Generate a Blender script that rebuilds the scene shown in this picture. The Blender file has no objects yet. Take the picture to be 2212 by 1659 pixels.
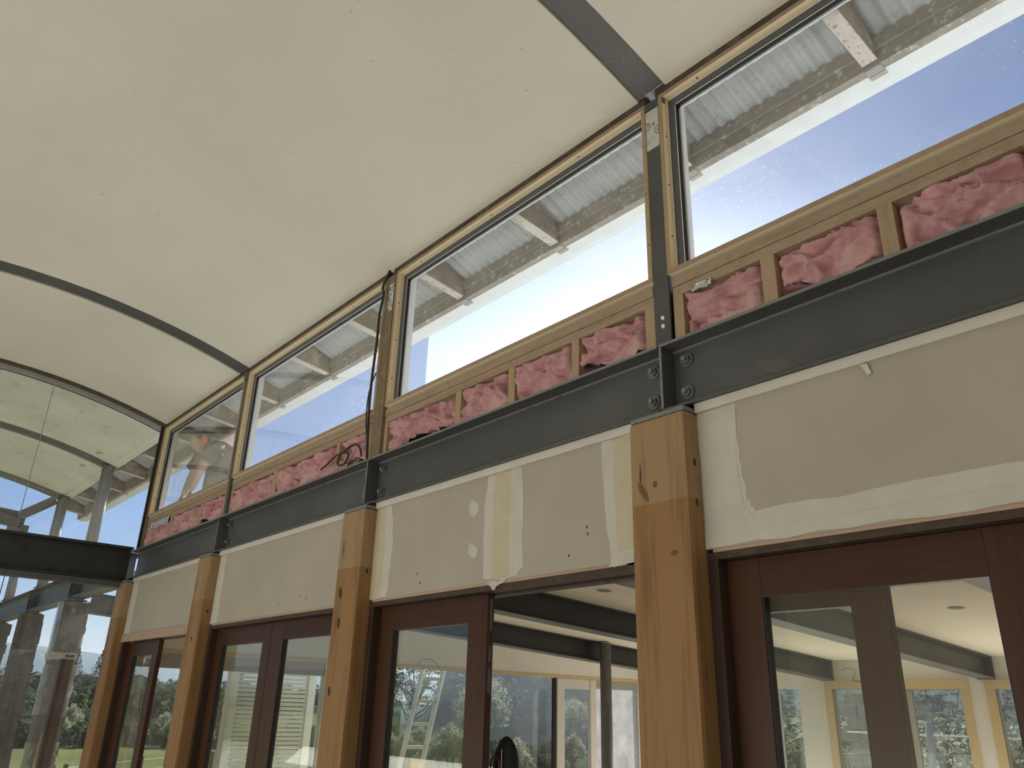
import bpy, bmesh, math, random
import numpy as np
from mathutils import Vector, Matrix, noise

random.seed(7)
rng = np.random.default_rng(7)
C = bpy.context.scene.collection
S = bpy.context.scene
PI = math.pi

# ------------------------------------------------------------------ camera
RT = Vector((0.65426613, 0.75579095, 0.02675563))
DN = Vector((-0.27185568, 0.26805677, -0.92425108))
FW = Vector((-0.70571263, 0.59743251, 0.38084653))
CAM = Vector((0.0, -2.5, 1.55))
FPX = 1708.5
cd = bpy.data.cameras.new('camera')
cd.sensor_width = 36.0
cd.lens = FPX / 2212 * 36
cd.clip_start = 0.02
cd.clip_end = 20000
co = bpy.data.objects.new('camera', cd)
C.objects.link(co)
co.matrix_world = Matrix(((RT.x, -DN.x, -FW.x, CAM.x), (RT.y, -DN.y, -FW.y, CAM.y), (RT.z, -DN.z, -FW.z, CAM.z), (0, 0, 0, 1)))
S.camera = co

# ------------------------------------------------------------------ sky, sun, fill lamps, exposure
SUN = Vector((-0.531, 0.690, 0.492)).normalized()
EL = math.asin(SUN.z)
W = bpy.data.worlds.new('world')
S.world = W
W.use_nodes = True
nt = W.node_tree
nt.nodes.clear()
out = nt.nodes.new('ShaderNodeOutputWorld')
bg = nt.nodes.new('ShaderNodeBackground')
sky = nt.nodes.new('ShaderNodeTexSky')
sky.sky_type = 'NISHITA'
sky.sun_disc = False
sky.sun_elevation = EL
sky.sun_rotation = math.atan2(SUN.x, SUN.y)
sky.air_density = 1.0
sky.dust_density = 0.7
sky.ozone_density = 2.0
# thin high cloud, a mix over the clear sky
tc = nt.nodes.new('ShaderNodeTexCoord')
mp = nt.nodes.new('ShaderNodeMapping')
mp.inputs['Scale'].default_value = (1.6, 1.6, 5.0)
nz = nt.nodes.new('ShaderNodeTexNoise')
nz.inputs['Scale'].default_value = 2.2
nz.inputs['Detail'].default_value = 6
nz.inputs['Roughness'].default_value = 0.6
rp = nt.nodes.new('ShaderNodeValToRGB')
rp.color_ramp.elements[0].position = 0.45
rp.color_ramp.elements[1].position = 0.8
rp.color_ramp.elements[0].color = (0.04, 0.04, 0.04, 1)
rp.color_ramp.elements[1].color = (0.30, 0.30, 0.30, 1)
mx = nt.nodes.new('ShaderNodeMixRGB')
mx.inputs['Color2'].default_value = (6.2, 6.9, 8.4, 1)
nt.links.new(tc.outputs['Generated'], mp.inputs['Vector'])
nt.links.new(mp.outputs['Vector'], nz.inputs['Vector'])
nt.links.new(nz.outputs['Fac'], rp.inputs['Fac'])
nt.links.new(rp.outputs['Color'], mx.inputs['Fac'])
nt.links.new(sky.outputs['Color'], mx.inputs['Color1'])
wb = nt.nodes.new('ShaderNodeMixRGB')                   # white balance of the daylight
wb.blend_type = 'MULTIPLY'
wb.inputs['Fac'].default_value = 1.0
wb.inputs['Color2'].default_value = (0.86, 1.0, 1.30, 1)
nt.links.new(mx.outputs['Color'], wb.inputs['Color1'])
nt.links.new(wb.outputs['Color'], bg.inputs['Color'])
bg.inputs['Strength'].default_value = 0.076
nt.links.new(bg.outputs['Background'], out.inputs['Surface'])

sl = bpy.data.lights.new('sun', 'SUN')
sl.energy = 7.0
sl.angle = math.radians(0.53)
sl.color = (1.0, 0.95, 0.88)
so = bpy.data.objects.new('sun', sl)
C.objects.link(so)
so.rotation_euler = SUN.to_track_quat('Z', 'Y').to_euler()

# added fill lamps, low unseen panels that brighten this room and the next
def area(name, loc, direction, sx, sy, power, color):
    l = bpy.data.lights.new(name, 'AREA')
    l.shape = 'RECTANGLE'
    l.size = sx
    l.size_y = sy
    l.energy = power
    l.color = color
    o = bpy.data.objects.new(name, l)
    C.objects.link(o)
    o.location = loc
    o.rotation_euler = Vector(direction).to_track_quat('-Z', 'Y').to_euler()
    return o
area('window_daylight', (-4.1, -5.08, 0.42), (0, 1, 0.75), 9.4, 0.85, 158, (1.0, 0.97, 0.92))
area('next_room_daylight', (-3.2, 7.85, 0.36), (0, -1, 1.3), 11.0, 0.6, 105, (1.0, 0.93, 0.82))

S.view_settings.view_transform = 'Standard'
S.view_settings.look = 'None'
S.view_settings.exposure = 0.0
S.view_settings.gamma = 1.0
S.view_settings.use_curve_mapping = False
S.cycles.max_bounces = 10
S.cycles.diffuse_bounces = 5
S.cycles.glossy_bounces = 3
S.cycles.transparent_max_bounces = 24
S.cycles.sample_clamp_indirect = 6.0
S.cycles.caustics_reflective = False
S.cycles.caustics_refractive = False

# ------------------------------------------------------------------ materials
MATS = {}
def nmat(name):
    m = bpy.data.materials.new(name)
    m.use_nodes = True
    t = m.node_tree
    return m, t, t.nodes['Principled BSDF']
def N(t, k, **kw):
    n = t.nodes.new(k)
    for a, b in kw.items():
        if a in n.inputs: n.inputs[a].default_value = b
        else: setattr(n, a, b)
    return n
def coords(t, scale=(1, 1, 1)):
    a = N(t, 'ShaderNodeTexCoord')
    b = N(t, 'ShaderNodeMapping')
    b.inputs['Scale'].default_value = scale
    t.links.new(a.outputs['Object'], b.inputs['Vector'])
    return b.outputs['Vector']
def ramp(t, fac, stops):
    r = N(t, 'ShaderNodeValToRGB')
    e = r.color_ramp.elements
    while len(e) < len(stops): e.new(0.5)
    for i, (p, c) in enumerate(stops):
        e[i].position = p
        e[i].color = (*c, 1) if len(c) == 3 else c
    t.links.new(fac, r.inputs['Fac'])
    return r.outputs['Color']
def mixc(t, fac, a, b, mode='MIX'):
    m = N(t, 'ShaderNodeMixRGB', blend_type=mode)
    for s, v in ((m.inputs['Fac'], fac), (m.inputs['Color1'], a), (m.inputs['Color2'], b)):
        if isinstance(v, bpy.types.NodeSocket): t.links.new(v, s)
        elif isinstance(v, tuple): s.default_value = (*v, 1) if len(v) == 3 else v
        else: s.default_value = v
    return m.outputs['Color']
def bump(t, b, h, strength=0.3, dist=0.01):
    n = N(t, 'ShaderNodeBump', Strength=strength, Distance=dist)
    t.links.new(h, n.inputs['Height'])
    t.links.new(n.outputs['Normal'], b.inputs['Normal'])
def plain(name, col, rough=0.6, metal=0.0, var=0.12, scale=6.0, spec=0.5, bmp=0.0):
    """one colour with a soft mottled variation"""
    m, t, b = nmat(name)
    v = coords(t)
    n = N(t, 'ShaderNodeTexNoise', Scale=scale, Detail=5.0, Roughness=0.6)
    t.links.new(v, n.inputs['Vector'])
    lo = tuple(c * (1 - var) for c in col)
    hi = tuple(min(1, c * (1 + var)) for c in col)
    t.links.new(ramp(t, n.outputs['Fac'], [(0.3, lo), (0.7, hi)]), b.inputs['Base Color'])
    b.inputs['Roughness'].default_value = rough
    b.inputs['Metallic'].default_value = metal
    b.inputs['Specular IOR Level'].default_value = spec
    if bmp: bump(t, b, n.outputs['Fac'], bmp)
    MATS[name] = m
    return m
def speckled(name, col, spots, lo=0.62, hi=0.68, scale=30, rough=0.6, big=0.08, bscale=1.2, streak=(1, 1, 1), metal=0.0):
    m, t, b = nmat(name)
    v = coords(t, streak)
    n = N(t, 'ShaderNodeTexNoise', Scale=scale, Detail=3.0, Roughness=0.7)
    t.links.new(v, n.inputs['Vector'])
    n2 = N(t, 'ShaderNodeTexNoise', Scale=bscale, Detail=4.0)
    t.links.new(coords(t), n2.inputs['Vector'])
    base = ramp(t, n2.outputs['Fac'], [(0.3, tuple(c * (1 - big) for c in col)), (0.7, tuple(min(1, c * (1 + big)) for c in col))])
    f = ramp(t, n.outputs['Fac'], [(lo, (0, 0, 0)), (hi, (1, 1, 1))])
    t.links.new(mixc(t, f, base, spots), b.inputs['Base Color'])
    b.inputs['Roughness'].default_value = rough
    b.inputs['Metallic'].default_value = metal
    MATS[name] = m
    return m
def wood(name, c1, c2, axis='z', scale=7.0, rough=0.6, grime=None, gsplit=None):
    m, t, b = nmat(name)
    st = {'x': (0.06, 1, 1), 'y': (1, 0.06, 1), 'z': (1, 1, 0.06)}[axis]
    v = coords(t, tuple(s * scale for s in st))
    n = N(t, 'ShaderNodeTexNoise', Scale=1.6, Detail=4.0, Roughness=0.55, Distortion=1.2)
    t.links.new(v, n.inputs['Vector'])
    w = N(t, 'ShaderNodeTexNoise', Scale=9.0, Detail=3.0, Roughness=0.6)
    t.links.new(v, w.inputs['Vector'])
    f = mixc(t, 0.4, n.outputs['Fac'], w.outputs['Fac'])
    col = ramp(t, f, [(0.34, c2), (0.5, c1), (0.66, tuple((a * 1.7 + bb * 0.3) / 2 for a, bb in zip(c1, c2)))])
    if grime:
        g = N(t, 'ShaderNodeTexNoise', Scale=14.0, Detail=5.0, Roughness=0.7)
        t.links.new(coords(t), g.inputs['Vector'])
        col = mixc(t, ramp(t, g.outputs['Fac'], [(0.5, (0, 0, 0)), (0.68, (0.8, 0.8, 0.8))]), col, grime)
    if gsplit:                                   # an old finish left below a wavy line
        z0, c3 = gsplit
        sep = N(t, 'ShaderNodeSeparateXYZ')
        t.links.new(coords(t), sep.inputs['Vector'])
        q = N(t, 'ShaderNodeMath', operation='LESS_THAN')
        t.links.new(sep.outputs['Z'], q.inputs[0])
        q.inputs[1].default_value = z0
        col = mixc(t, q.outputs['Value'], col, mixc(t, 1.0, col, c3, 'MULTIPLY'))
    t.links.new(col, b.inputs['Base Color'])
    b.inputs['Roughness'].default_value = rough
    b.inputs['Specular IOR Level'].default_value = 0.25
    bump(t, b, w.outputs['Fac'], 0.15, 0.004)
    MATS[name] = m
    return m
def glass(name, dirt=0.02, speck=0.0, haze=0.03, tint=(0.975, 0.988, 0.982), smear=0.0):
    """clear pane: straight-through, fresnel reflection, a film of dust and specks that scatter light"""
    m, t, b = nmat(name)
    t.nodes.remove(b)
    o = t.nodes['Material Output']
    tr = N(t, 'ShaderNodeBsdfTransparent')
    tr.inputs['Color'].default_value = (*tint, 1)
    gl = N(t, 'ShaderNodeBsdfGlossy', Roughness=0.0)
    gl.inputs['Color'].default_value = (1, 1, 1, 1)
    ge = N(t, 'ShaderNodeNewGeometry')               # Schlick reflectance, the same from both sides of the pane
    dt = N(t, 'ShaderNodeVectorMath', operation='DOT_PRODUCT')
    t.links.new(ge.outputs['Incoming'], dt.inputs[0]); t.links.new(ge.outputs['Normal'], dt.inputs[1])
    def mth(op, a, b=None):
        q = N(t, 'ShaderNodeMath', operation=op)
        for i_, w_ in enumerate((a, b)):
            if w_ is None: continue
            if isinstance(w_, bpy.types.NodeSocket): t.links.new(w_, q.inputs[i_])
            else: q.inputs[i_].default_value = w_
        return q.outputs['Value']
    sch = mth('ADD', mth('MULTIPLY', mth('POWER', mth('SUBTRACT', 1.0, mth('ABSOLUTE', dt.outputs['Value'])), 5.0), 0.955), 0.045)
    m1 = N(t, 'ShaderNodeMixShader')
    t.links.new(sch, m1.inputs['Fac'])
    t.links.new(tr.outputs['BSDF'], m1.inputs[1])
    t.links.new(gl.outputs['BSDF'], m1.inputs[2])
    tl = N(t, 'ShaderNodeBsdfTranslucent')
    tl.inputs['Color'].default_value = (0.9, 0.9, 0.88, 1)
    df = N(t, 'ShaderNodeBsdfDiffuse')
    df.inputs['Color'].default_value = (0.55, 0.55, 0.52, 1)
    dd = N(t, 'ShaderNodeMixShader', Fac=0.35)
    t.links.new(tl.outputs['BSDF'], dd.inputs[1])
    t.links.new(df.outputs['BSDF'], dd.inputs[2])
    v = coords(t)
    n = N(t, 'ShaderNodeTexNoise', Scale=2.5, Detail=6.0, Roughness=0.65)
    t.links.new(v, n.inputs['Vector'])
    film = ramp(t, n.outputs['Fac'], [(0.3, (haze * 0.4,) * 3), (0.75, (haze * 1.6 + smear,) * 3)])
    fac = film
    if speck:
        vo = N(t, 'ShaderNodeTexVoronoi', Scale=42.0)
        t.links.new(v, vo.inputs['Vector'])
        n3 = N(t, 'ShaderNodeTexNoise', Scale=1.7, Detail=2.0)
        t.links.new(v, n3.inputs['Vector'])
        th = ramp(t, n3.outputs['Fac'], [(0.35, (0.02,) * 3), (0.75, (0.17,) * 3)])
        lt = N(t, 'ShaderNodeMath', operation='LESS_THAN')
        t.links.new(vo.outputs['Distance'], lt.inputs[0])
        t.links.new(th, lt.inputs[1])
        sc = N(t, 'ShaderNodeMath', operation='MULTIPLY')
        t.links.new(lt.outputs['Value'], sc.inputs[0])
        sc.inputs[1].default_value = speck
        ad = N(t, 'ShaderNodeMath', operation='ADD', use_clamp=True)
        t.links.new(film, ad.inputs[0])
        t.links.new(sc.outputs['Value'], ad.inputs[1])
        fac = ad.outputs['Value']
    m2 = N(t, 'ShaderNodeMixShader')
    t.links.new(fac, m2.inputs['Fac'])
    t.links.new(m1.outputs['Shader'], m2.inputs[1])
    t.links.new(dd.outputs['Shader'], m2.inputs[2])
    t.links.new(m2.outputs['Shader'], o.inputs['Surface'])
    MATS[name] = m
    return m
def leafmat(name, c1, c2, trans=0.45):
    m, t, b = nmat(name)
    o = t.nodes['Material Output']
    n = N(t, 'ShaderNodeTexNoise', Scale=0.9, Detail=3.0)
    t.links.new(coords(t), n.inputs['Vector'])
    col = ramp(t, n.outputs['Fac'], [(0.35, c1), (0.65, c2)])
    t.links.new(col, b.inputs['Base Color'])
    b.inputs['Roughness'].default_value = 0.8
    b.inputs['Specular IOR Level'].default_value = 0.12
    tl = N(t, 'ShaderNodeBsdfTranslucent')
    t.links.new(col, tl.inputs['Color'])
    ms = N(t, 'ShaderNodeMixShader', Fac=trans)
    t.links.new(b.outputs['BSDF'], ms.inputs[1])
    t.links.new(tl.outputs['BSDF'], ms.inputs[2])
    t.links.new(ms.outputs['Shader'], o.inputs['Surface'])
    MATS[name] = m
    return m

speckled('ceiling_paint', (0.71, 0.695, 0.59), (0.30, 0.27, 0.22), lo=0.69, hi=0.76, scale=26, rough=0.75, big=0.05, bscale=0.9, streak=(0.6, 1.6, 1))
speckled('outdoor_ceiling_paint', (0.80, 0.79, 0.67), (0.34, 0.34, 0.28), lo=0.60, hi=0.80, scale=7, rough=0.8, big=0.10, bscale=1.5, streak=(0.5, 1.5, 1))
speckled('steel_paint', (0.078, 0.079, 0.078), (0.15, 0.145, 0.135), lo=0.60, hi=0.85, scale=5, rough=0.5, big=0.18, bscale=2.0, streak=(0.5, 1, 1.5))
speckled('steel_dark', (0.026, 0.027, 0.030), (0.010, 0.010, 0.012), lo=0.62, hi=0.70, scale=9, rough=0.45, big=0.2, bscale=3)
speckled('steel_rib', (0.15, 0.145, 0.14), (0.26, 0.25, 0.24), lo=0.60, hi=0.80, scale=40, rough=0.6, big=0.10, bscale=3)
speckled('steel_dusty', (0.33, 0.32, 0.33), (0.05, 0.05, 0.05), lo=0.62, hi=0.68, scale=45, rough=0.6, big=0.1, bscale=3)
speckled('steel_edge', (0.19, 0.20, 0.19), (0.10, 0.10, 0.10), lo=0.58, hi=0.72, scale=20, rough=0.55)
speckled('pipe_steel', (0.13, 0.13, 0.125), (0.30, 0.29, 0.27), lo=0.58, hi=0.75, scale=10, rough=0.5)
speckled('pipe_galvanised', (0.34, 0.34, 0.35), (0.62, 0.62, 0.60), lo=0.62, hi=0.72, scale=30, rough=0.45)
speckled('corrugated_iron', (0.50, 0.52, 0.53), (0.30, 0.31, 0.31), lo=0.58, hi=0.75, scale=26, rough=0.5, big=0.10, bscale=4)
speckled('rough_timber', (0.33, 0.29, 0.24), (0.62, 0.58, 0.52), lo=0.56, hi=0.68, scale=24, rough=0.85, big=0.2, bscale=5)
speckled('rafter_pale', (0.66, 0.60, 0.53), (0.30, 0.25, 0.20), lo=0.56, hi=0.64, scale=45, rough=0.85, big=0.1, bscale=8)
speckled('rafter_timber', (0.27, 0.21, 0.15), (0.52, 0.45, 0.38), lo=0.52, hi=0.70, scale=9, rough=0.85, big=0.25, bscale=4)
plain('gutter_paint', (0.82, 0.86, 0.86), 0.4, var=0.05)
wood('pine_x', (0.90, 0.76, 0.50), (0.84, 0.68, 0.41), 'x', 9)
wood('pine_z', (0.88, 0.72, 0.46), (0.81, 0.64, 0.38), 'z', 9)
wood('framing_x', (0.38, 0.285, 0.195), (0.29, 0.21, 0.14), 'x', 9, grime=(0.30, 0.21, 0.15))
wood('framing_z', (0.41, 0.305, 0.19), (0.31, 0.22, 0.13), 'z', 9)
wood('pinkish_pine_x', (0.46, 0.32, 0.23), (0.36, 0.24, 0.17), 'x', 8)
wood('post_timber', (0.345, 0.228, 0.125), (0.225, 0.140, 0.070), 'z', 6, rough=0.55, gsplit=(2.30, (0.86, 0.74, 0.58)))
wood('old_timber', (0.21, 0.155, 0.10), (0.13, 0.095, 0.06), 'z', 8, grime=(0.30, 0.24, 0.17))
wood('dark_batten', (0.085, 0.06, 0.045), (0.05, 0.035, 0.026), 'x', 8, grime=(0.16, 0.12, 0.09))
wood('cedar_x', (0.060, 0.025, 0.013), (0.040, 0.017, 0.009), 'x', 5, rough=0.42)
wood('cedar_z', (0.064, 0.027, 0.014), (0.042, 0.018, 0.009), 'z', 5, rough=0.42)
wood('cedar_frame_x', (0.066, 0.045, 0.034), (0.042, 0.029, 0.022), 'x', 6, rough=0.55, grime=(0.10, 0.08, 0.065))
wood('cedar_frame_z', (0.050, 0.030, 0.021), (0.033, 0.020, 0.014), 'z', 6, rough=0.55)
wood('concrete_post', (0.115, 0.102, 0.085), (0.075, 0.066, 0.054), 'z', 3, rough=0.85, grime=(0.19, 0.175, 0.15))
wood('casing_x', (0.62, 0.48, 0.28), (0.52, 0.38, 0.21), 'x', 8)
wood('casing_z', (0.60, 0.46, 0.27), (0.50, 0.37, 0.20), 'z', 8)
plain('black_gap', (0.012, 0.010, 0.009), 0.9)
plain('plasterboard', (0.405, 0.375, 0.305), 0.8, var=0.06, scale=2.5)
plain('joint_compound', (0.545, 0.525, 0.455), 0.8, var=0.07, scale=9)
plain('joint_tape', (0.53, 0.47, 0.34), 0.8, var=0.06, scale=9)
plain('trim_white', (0.60, 0.58, 0.51), 0.6, var=0.05)
plain('white_plaster', (0.72, 0.70, 0.64), 0.8, var=0.03)
plain('next_ceiling_paint', (0.76, 0.70, 0.57), 0.8, var=0.03, scale=1.5)
plain('aluminium_grey', (0.10, 0.105, 0.11), 0.4, var=0.06)
plain('reveal_white', (0.90, 0.90, 0.92), 0.4, var=0.02)
plain('bead_white', (0.82, 0.82, 0.84), 0.4, var=0.03)
plain('frame_white', (0.66, 0.64, 0.58), 0.5, var=0.04)
plain('frame_grey', (0.36, 0.35, 0.31), 0.45, var=0.05)
plain('rubber_black', (0.010, 0.010, 0.011), 0.6)
plain('cable_black', (0.035, 0.028, 0.022), 0.6)
plain('galv', (0.55, 0.56, 0.56), 0.35, metal=0.8)
plain('bolt_steel', (0.20, 0.21, 0.20), 0.35, metal=0.5)
plain('aluminium', (0.70, 0.70, 0.69), 0.4, metal=0.35)
plain('rung_aluminium', (0.55, 0.50, 0.44), 0.4, metal=0.3)
plain('yellow_plastic', (0.75, 0.42, 0.06), 0.45)
plain('white_item', (0.75, 0.75, 0.72), 0.5)
plain('skin', (0.60, 0.36, 0.28), 0.55, var=0.06)
plain('shirt', (0.17, 0.115, 0.10), 0.9, var=0.2, scale=9)
plain('pink_panel', (0.75, 0.28, 0.30), 0.8)
plain('trousers', (0.13, 0.125, 0.11), 0.9, var=0.2)
plain('hat_black', (0.010, 0.010, 0.011), 0.9)
plain('earmuff_orange', (0.85, 0.17, 0.05), 0.4, var=0.05)
plain('hair', (0.03, 0.02, 0.015), 0.8)
plain('glove', (0.45, 0.35, 0.15), 0.8)
plain('bag_black', (0.008, 0.008, 0.009), 0.75)
plain('red_ring', (0.35, 0.02, 0.02), 0.5)
plain('floor_concrete', (0.60, 0.54, 0.45), 0.7, var=0.12, scale=1.5)
plain('roof_metal', (0.80, 0.83, 0.85), 0.5, var=0.05)
plain('gravel', (0.50, 0.47, 0.42), 1.0, spec=0.0)
plain('deck_timber', (0.42, 0.33, 0.24), 0.8)
plain('wall_paint', (0.70, 0.67, 0.60), 0.8, var=0.03)
plain('knot', (0.15, 0.075, 0.03), 0.6, var=0.4, scale=60)
plain('knot_black', (0.03, 0.02, 0.012), 0.7, var=0.3, scale=40)
plain('wrap_print', (0.03, 0.03, 0.04), 0.7)
speckled('foil', (0.65, 0.65, 0.66), (0.08, 0.08, 0.08), lo=0.52, hi=0.6, scale=60, rough=0.35, metal=0.3)
speckled('wall_wrap', (0.60, 0.59, 0.55), (0.45, 0.44, 0.42), lo=0.55, hi=0.7, scale=14, rough=0.6)
speckled('insulation_pink', (0.54, 0.27, 0.295), (0.58, 0.39, 0.345), lo=0.42, hi=0.68, scale=9, rough=1.0, big=0.22, bscale=9)
plain('slat_timber', (0.62, 0.60, 0.55), 0.7, var=0.12)
plain('trunk', (0.16, 0.13, 0.10), 0.9, var=0.25)
leafmat('leaf_grey', (0.20, 0.23, 0.15), (0.46, 0.48, 0.36), 0.6)
leafmat('leaf_dark', (0.022, 0.035, 0.022), (0.05, 0.07, 0.04), 0.3)
leafmat('leaf_mid', (0.05, 0.08, 0.035), (0.10, 0.14, 0.06), 0.4)
glass('window_glass', haze=0.026, speck=0.55)
glass('clear_glass', haze=0.008, tint=(0.975, 0.99, 0.98))
glass('dusty_glass', haze=0.020, tint=(0.95, 0.975, 0.96))
glass('corner_glass', haze=0.012, speck=0.20, tint=(0.975, 0.988, 0.99))
glass('plastic_film', haze=0.35, tint=(0.9, 0.92, 0.92))

def grassmat():
    m, t, b = nmat('ground_cover')
    n = N(t, 'ShaderNodeTexNoise', Scale=0.06, Detail=8.0, Roughness=0.65)
    t.links.new(coords(t), n.inputs['Vector'])
    t.links.new(ramp(t, n.outputs['Fac'], [(0.35, (0.17, 0.20, 0.07)), (0.6, (0.25, 0.27, 0.11))]), b.inputs['Base Color'])
    b.inputs['Roughness'].default_value = 1.0
    b.inputs['Specular IOR Level'].default_value = 0.0
    MATS['ground_cover'] = m
    m, t, b = nmat('far_bush')
    n = N(t, 'ShaderNodeTexNoise', Scale=0.02, Detail=8.0, Roughness=0.7)
    t.links.new(coords(t), n.inputs['Vector'])
    t.links.new(ramp(t, n.outputs['Fac'], [(0.35, (0.03, 0.05, 0.03)), (0.65, (0.07, 0.10, 0.06))]), b.inputs['Base Color'])
    b.inputs['Roughness'].default_value = 1.0
    b.inputs['Specular IOR Level'].default_value = 0.0
    MATS['far_bush'] = m
grassmat()

# ------------------------------------------------------------------ mesh helpers
WL = {}                                                   # world location of every object's root
class MB:
    def __init__(s): s.v = []; s.f = []
    def add(s, vs, fs):
        o = len(s.v)
        s.v += [tuple(p) for p in vs]
        s.f += [tuple(i + o for i in q) for q in fs]
        return s
    def box(s, x0, x1, y0, y1, z0, z1):
        return s.add([(x0, y0, z0), (x1, y0, z0), (x1, y1, z0), (x0, y1, z0), (x0, y0, z1), (x1, y0, z1), (x1, y1, z1), (x0, y1, z1)],
                     [(0, 3, 2, 1), (4, 5, 6, 7), (0, 1, 5, 4), (1, 2, 6, 5), (2, 3, 7, 6), (3, 0, 4, 7)])
    def bar(s, A, B, up, w, h, off=(0, 0)):
        """box from A to B; w along the side axis, h along up; off moves it sideways / upwards"""
        A = Vector(A); B = Vector(B); d = (B - A).normalized()
        sd = d.cross(Vector(up)).normalized(); u = sd.cross(d)
        vs = []
        for P in (A, B):
            for a, b in ((-w / 2, -h / 2), (w / 2, -h / 2), (w / 2, h / 2), (-w / 2, h / 2)):
                vs.append(P + sd * (a + off[0]) + u * (b + off[1]))
        return s.add(vs, [(0, 1, 2, 3), (7, 6, 5, 4), (0, 4, 5, 1), (1, 5, 6, 2), (2, 6, 7, 3), (3, 7, 4, 0)])
    def prism(s, poly, ax, a, b):
        """polygon in the two other axes, extruded along axis ax from a to b"""
        n = len(poly)
        def mk(p, q): return {'x': (q, p[0], p[1]), 'y': (p[0], q, p[1]), 'z': (p[0], p[1], q)}[ax]
        vs = [mk(p, a) for p in poly] + [mk(p, b) for p in poly]
        fs = [tuple(range(n)), tuple(range(2 * n - 1, n - 1, -1))]
        fs += [(i, i + n, (i + 1) % n + n, (i + 1) % n) for i in range(n)]
        return s.add(vs, fs)
    def tube(s, pts, r, n=8, cap=True):
        pts = [Vector(p) for p in pts]
        rs = r if isinstance(r, (list, tuple)) else [r] * len(pts)
        vs = []; fs = []
        ref = Vector((0.31, 0.17, 0.93))
        for i, p in enumerate(pts):
            d = (pts[min(i + 1, len(pts) - 1)] - pts[max(i - 1, 0)]).normalized()
            if abs(d.dot(ref)) > 0.95: ref = Vector((0.9, 0.3, 0.1))
            a = d.cross(ref).normalized(); b = d.cross(a)
            for k in range(n):
                t = 2 * PI * k / n
                vs.append(p + (a * math.cos(t) + b * math.sin(t)) * rs[i])
        for i in range(len(pts) - 1):
            for k in range(n):
                fs.append((i * n + k, i * n + (k + 1) % n, (i + 1) * n + (k + 1) % n, (i + 1) * n + k))
        if cap:
            fs.append(tuple(range(n - 1, -1, -1)))
            fs.append(tuple(range((len(pts) - 1) * n, len(pts) * n)))
        return s.add(vs, fs)
    def ball(s, c, r, nu=12, nv=8):
        rx, ry, rz = r if isinstance(r, (tuple, list)) else (r, r, r)
        vs = [(c[0], c[1], c[2] - rz)]; fs = []
        for j in range(1, nv):
            ph = -PI / 2 + PI * j / nv
            for i in range(nu):
                th = 2 * PI * i / nu
                vs.append((c[0] + rx * math.cos(ph) * math.cos(th), c[1] + ry * math.cos(ph) * math.sin(th), c[2] + rz * math.sin(ph)))
        vs.append((c[0], c[1], c[2] + rz)); last = len(vs) - 1
        for i in range(nu):
            fs.append((0, 1 + (i + 1) % nu, 1 + i))
            fs.append((last, last - nu + i, last - nu + (i + 1) % nu))
            for j in range(nv - 2):
                a = 1 + j * nu
                fs.append((a + i, a + (i + 1) % nu, a + nu + (i + 1) % nu, a + nu + i))
        return s.add(vs, fs)

def build(name, mb, mat, parent=None, smooth=False, bevel=0.0, loc=None, fix=True):
    """link the collected shapes as ONE mesh object (coordinates in mb are world coordinates)"""
    L = WL[parent.name] if parent is not None else Vector(loc or (0, 0, 0))
    me = bpy.data.meshes.new(name)
    me.from_pydata([(p[0] - L[0], p[1] - L[1], p[2] - L[2]) for p in mb.v], [], mb.f)
    if bevel or fix:
        bm = bmesh.new(); bm.from_mesh(me)
        if fix: bmesh.ops.recalc_face_normals(bm, faces=bm.faces)
        if bevel: bmesh.ops.bevel(bm, geom=[e for e in bm.edges if len(e.link_faces) == 2 and e.calc_face_angle(0) > 0.5], offset=bevel, segments=2, profile=0.6, affect='EDGES')
        bm.to_mesh(me); bm.free()
    if smooth: me.polygons.foreach_set('use_smooth', [True] * len(me.polygons))
    me.materials.append(MATS[mat])
    o = bpy.data.objects.new(name, me)
    C.objects.link(o)
    if parent is not None: o.parent = parent
    else: o.location = L
    WL[o.name] = L
    return o
def tag(o, label=None, cat=None, group=None, kind=None):
    if label: o['label'] = label
    if cat: o['category'] = cat
    if group: o['group'] = group
    if kind: o['kind'] = kind
    return o
def thing(name, loc, label=None, cat=None, group=None, kind=None):
    o = bpy.data.objects.new(name, None)
    C.objects.link(o)
    o.location = loc
    o.empty_display_size = 0.1
    WL[o.name] = Vector(loc)
    return tag(o, label, cat, group, kind)
def pbox(name, x0, x1, y0, y1, z0, z1, mat, parent, bevel=0.0):
    return build(name, MB().box(x0, x1, y0, y1, z0, z1), mat, parent, bevel=bevel)
def copy_tree(o, loc, parent=None):
    c = o.copy(); C.objects.link(c)
    if parent is None: c.location = loc; WL[c.name] = Vector(loc)
    else: c.parent = parent
    for ch in list(o.children): copy_tree(ch, None, c)
    return c
def at(u, v, y):
    """point of the plane y seen at a pixel of the 2212 x 1659 photograph"""
    r = RT * ((u - 1106) / FPX) + DN * ((v - 829.5) / FPX) + FW
    return CAM + r * ((y - CAM.y) / r.y)
def vault(y):
    s = -y
    return 4.378 + 0.31 * s - 0.083 * s * s

# ================================================================== THE SETTING
YB = -5.20                                              # the opposite long wall
fl = build('floor', MB().box(-9.2, 3.2, -5.35, 8.4, -0.15, 0.0), 'floor_concrete'); tag(fl, 'pale concrete floor of the building site rooms', kind='structure')

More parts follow.
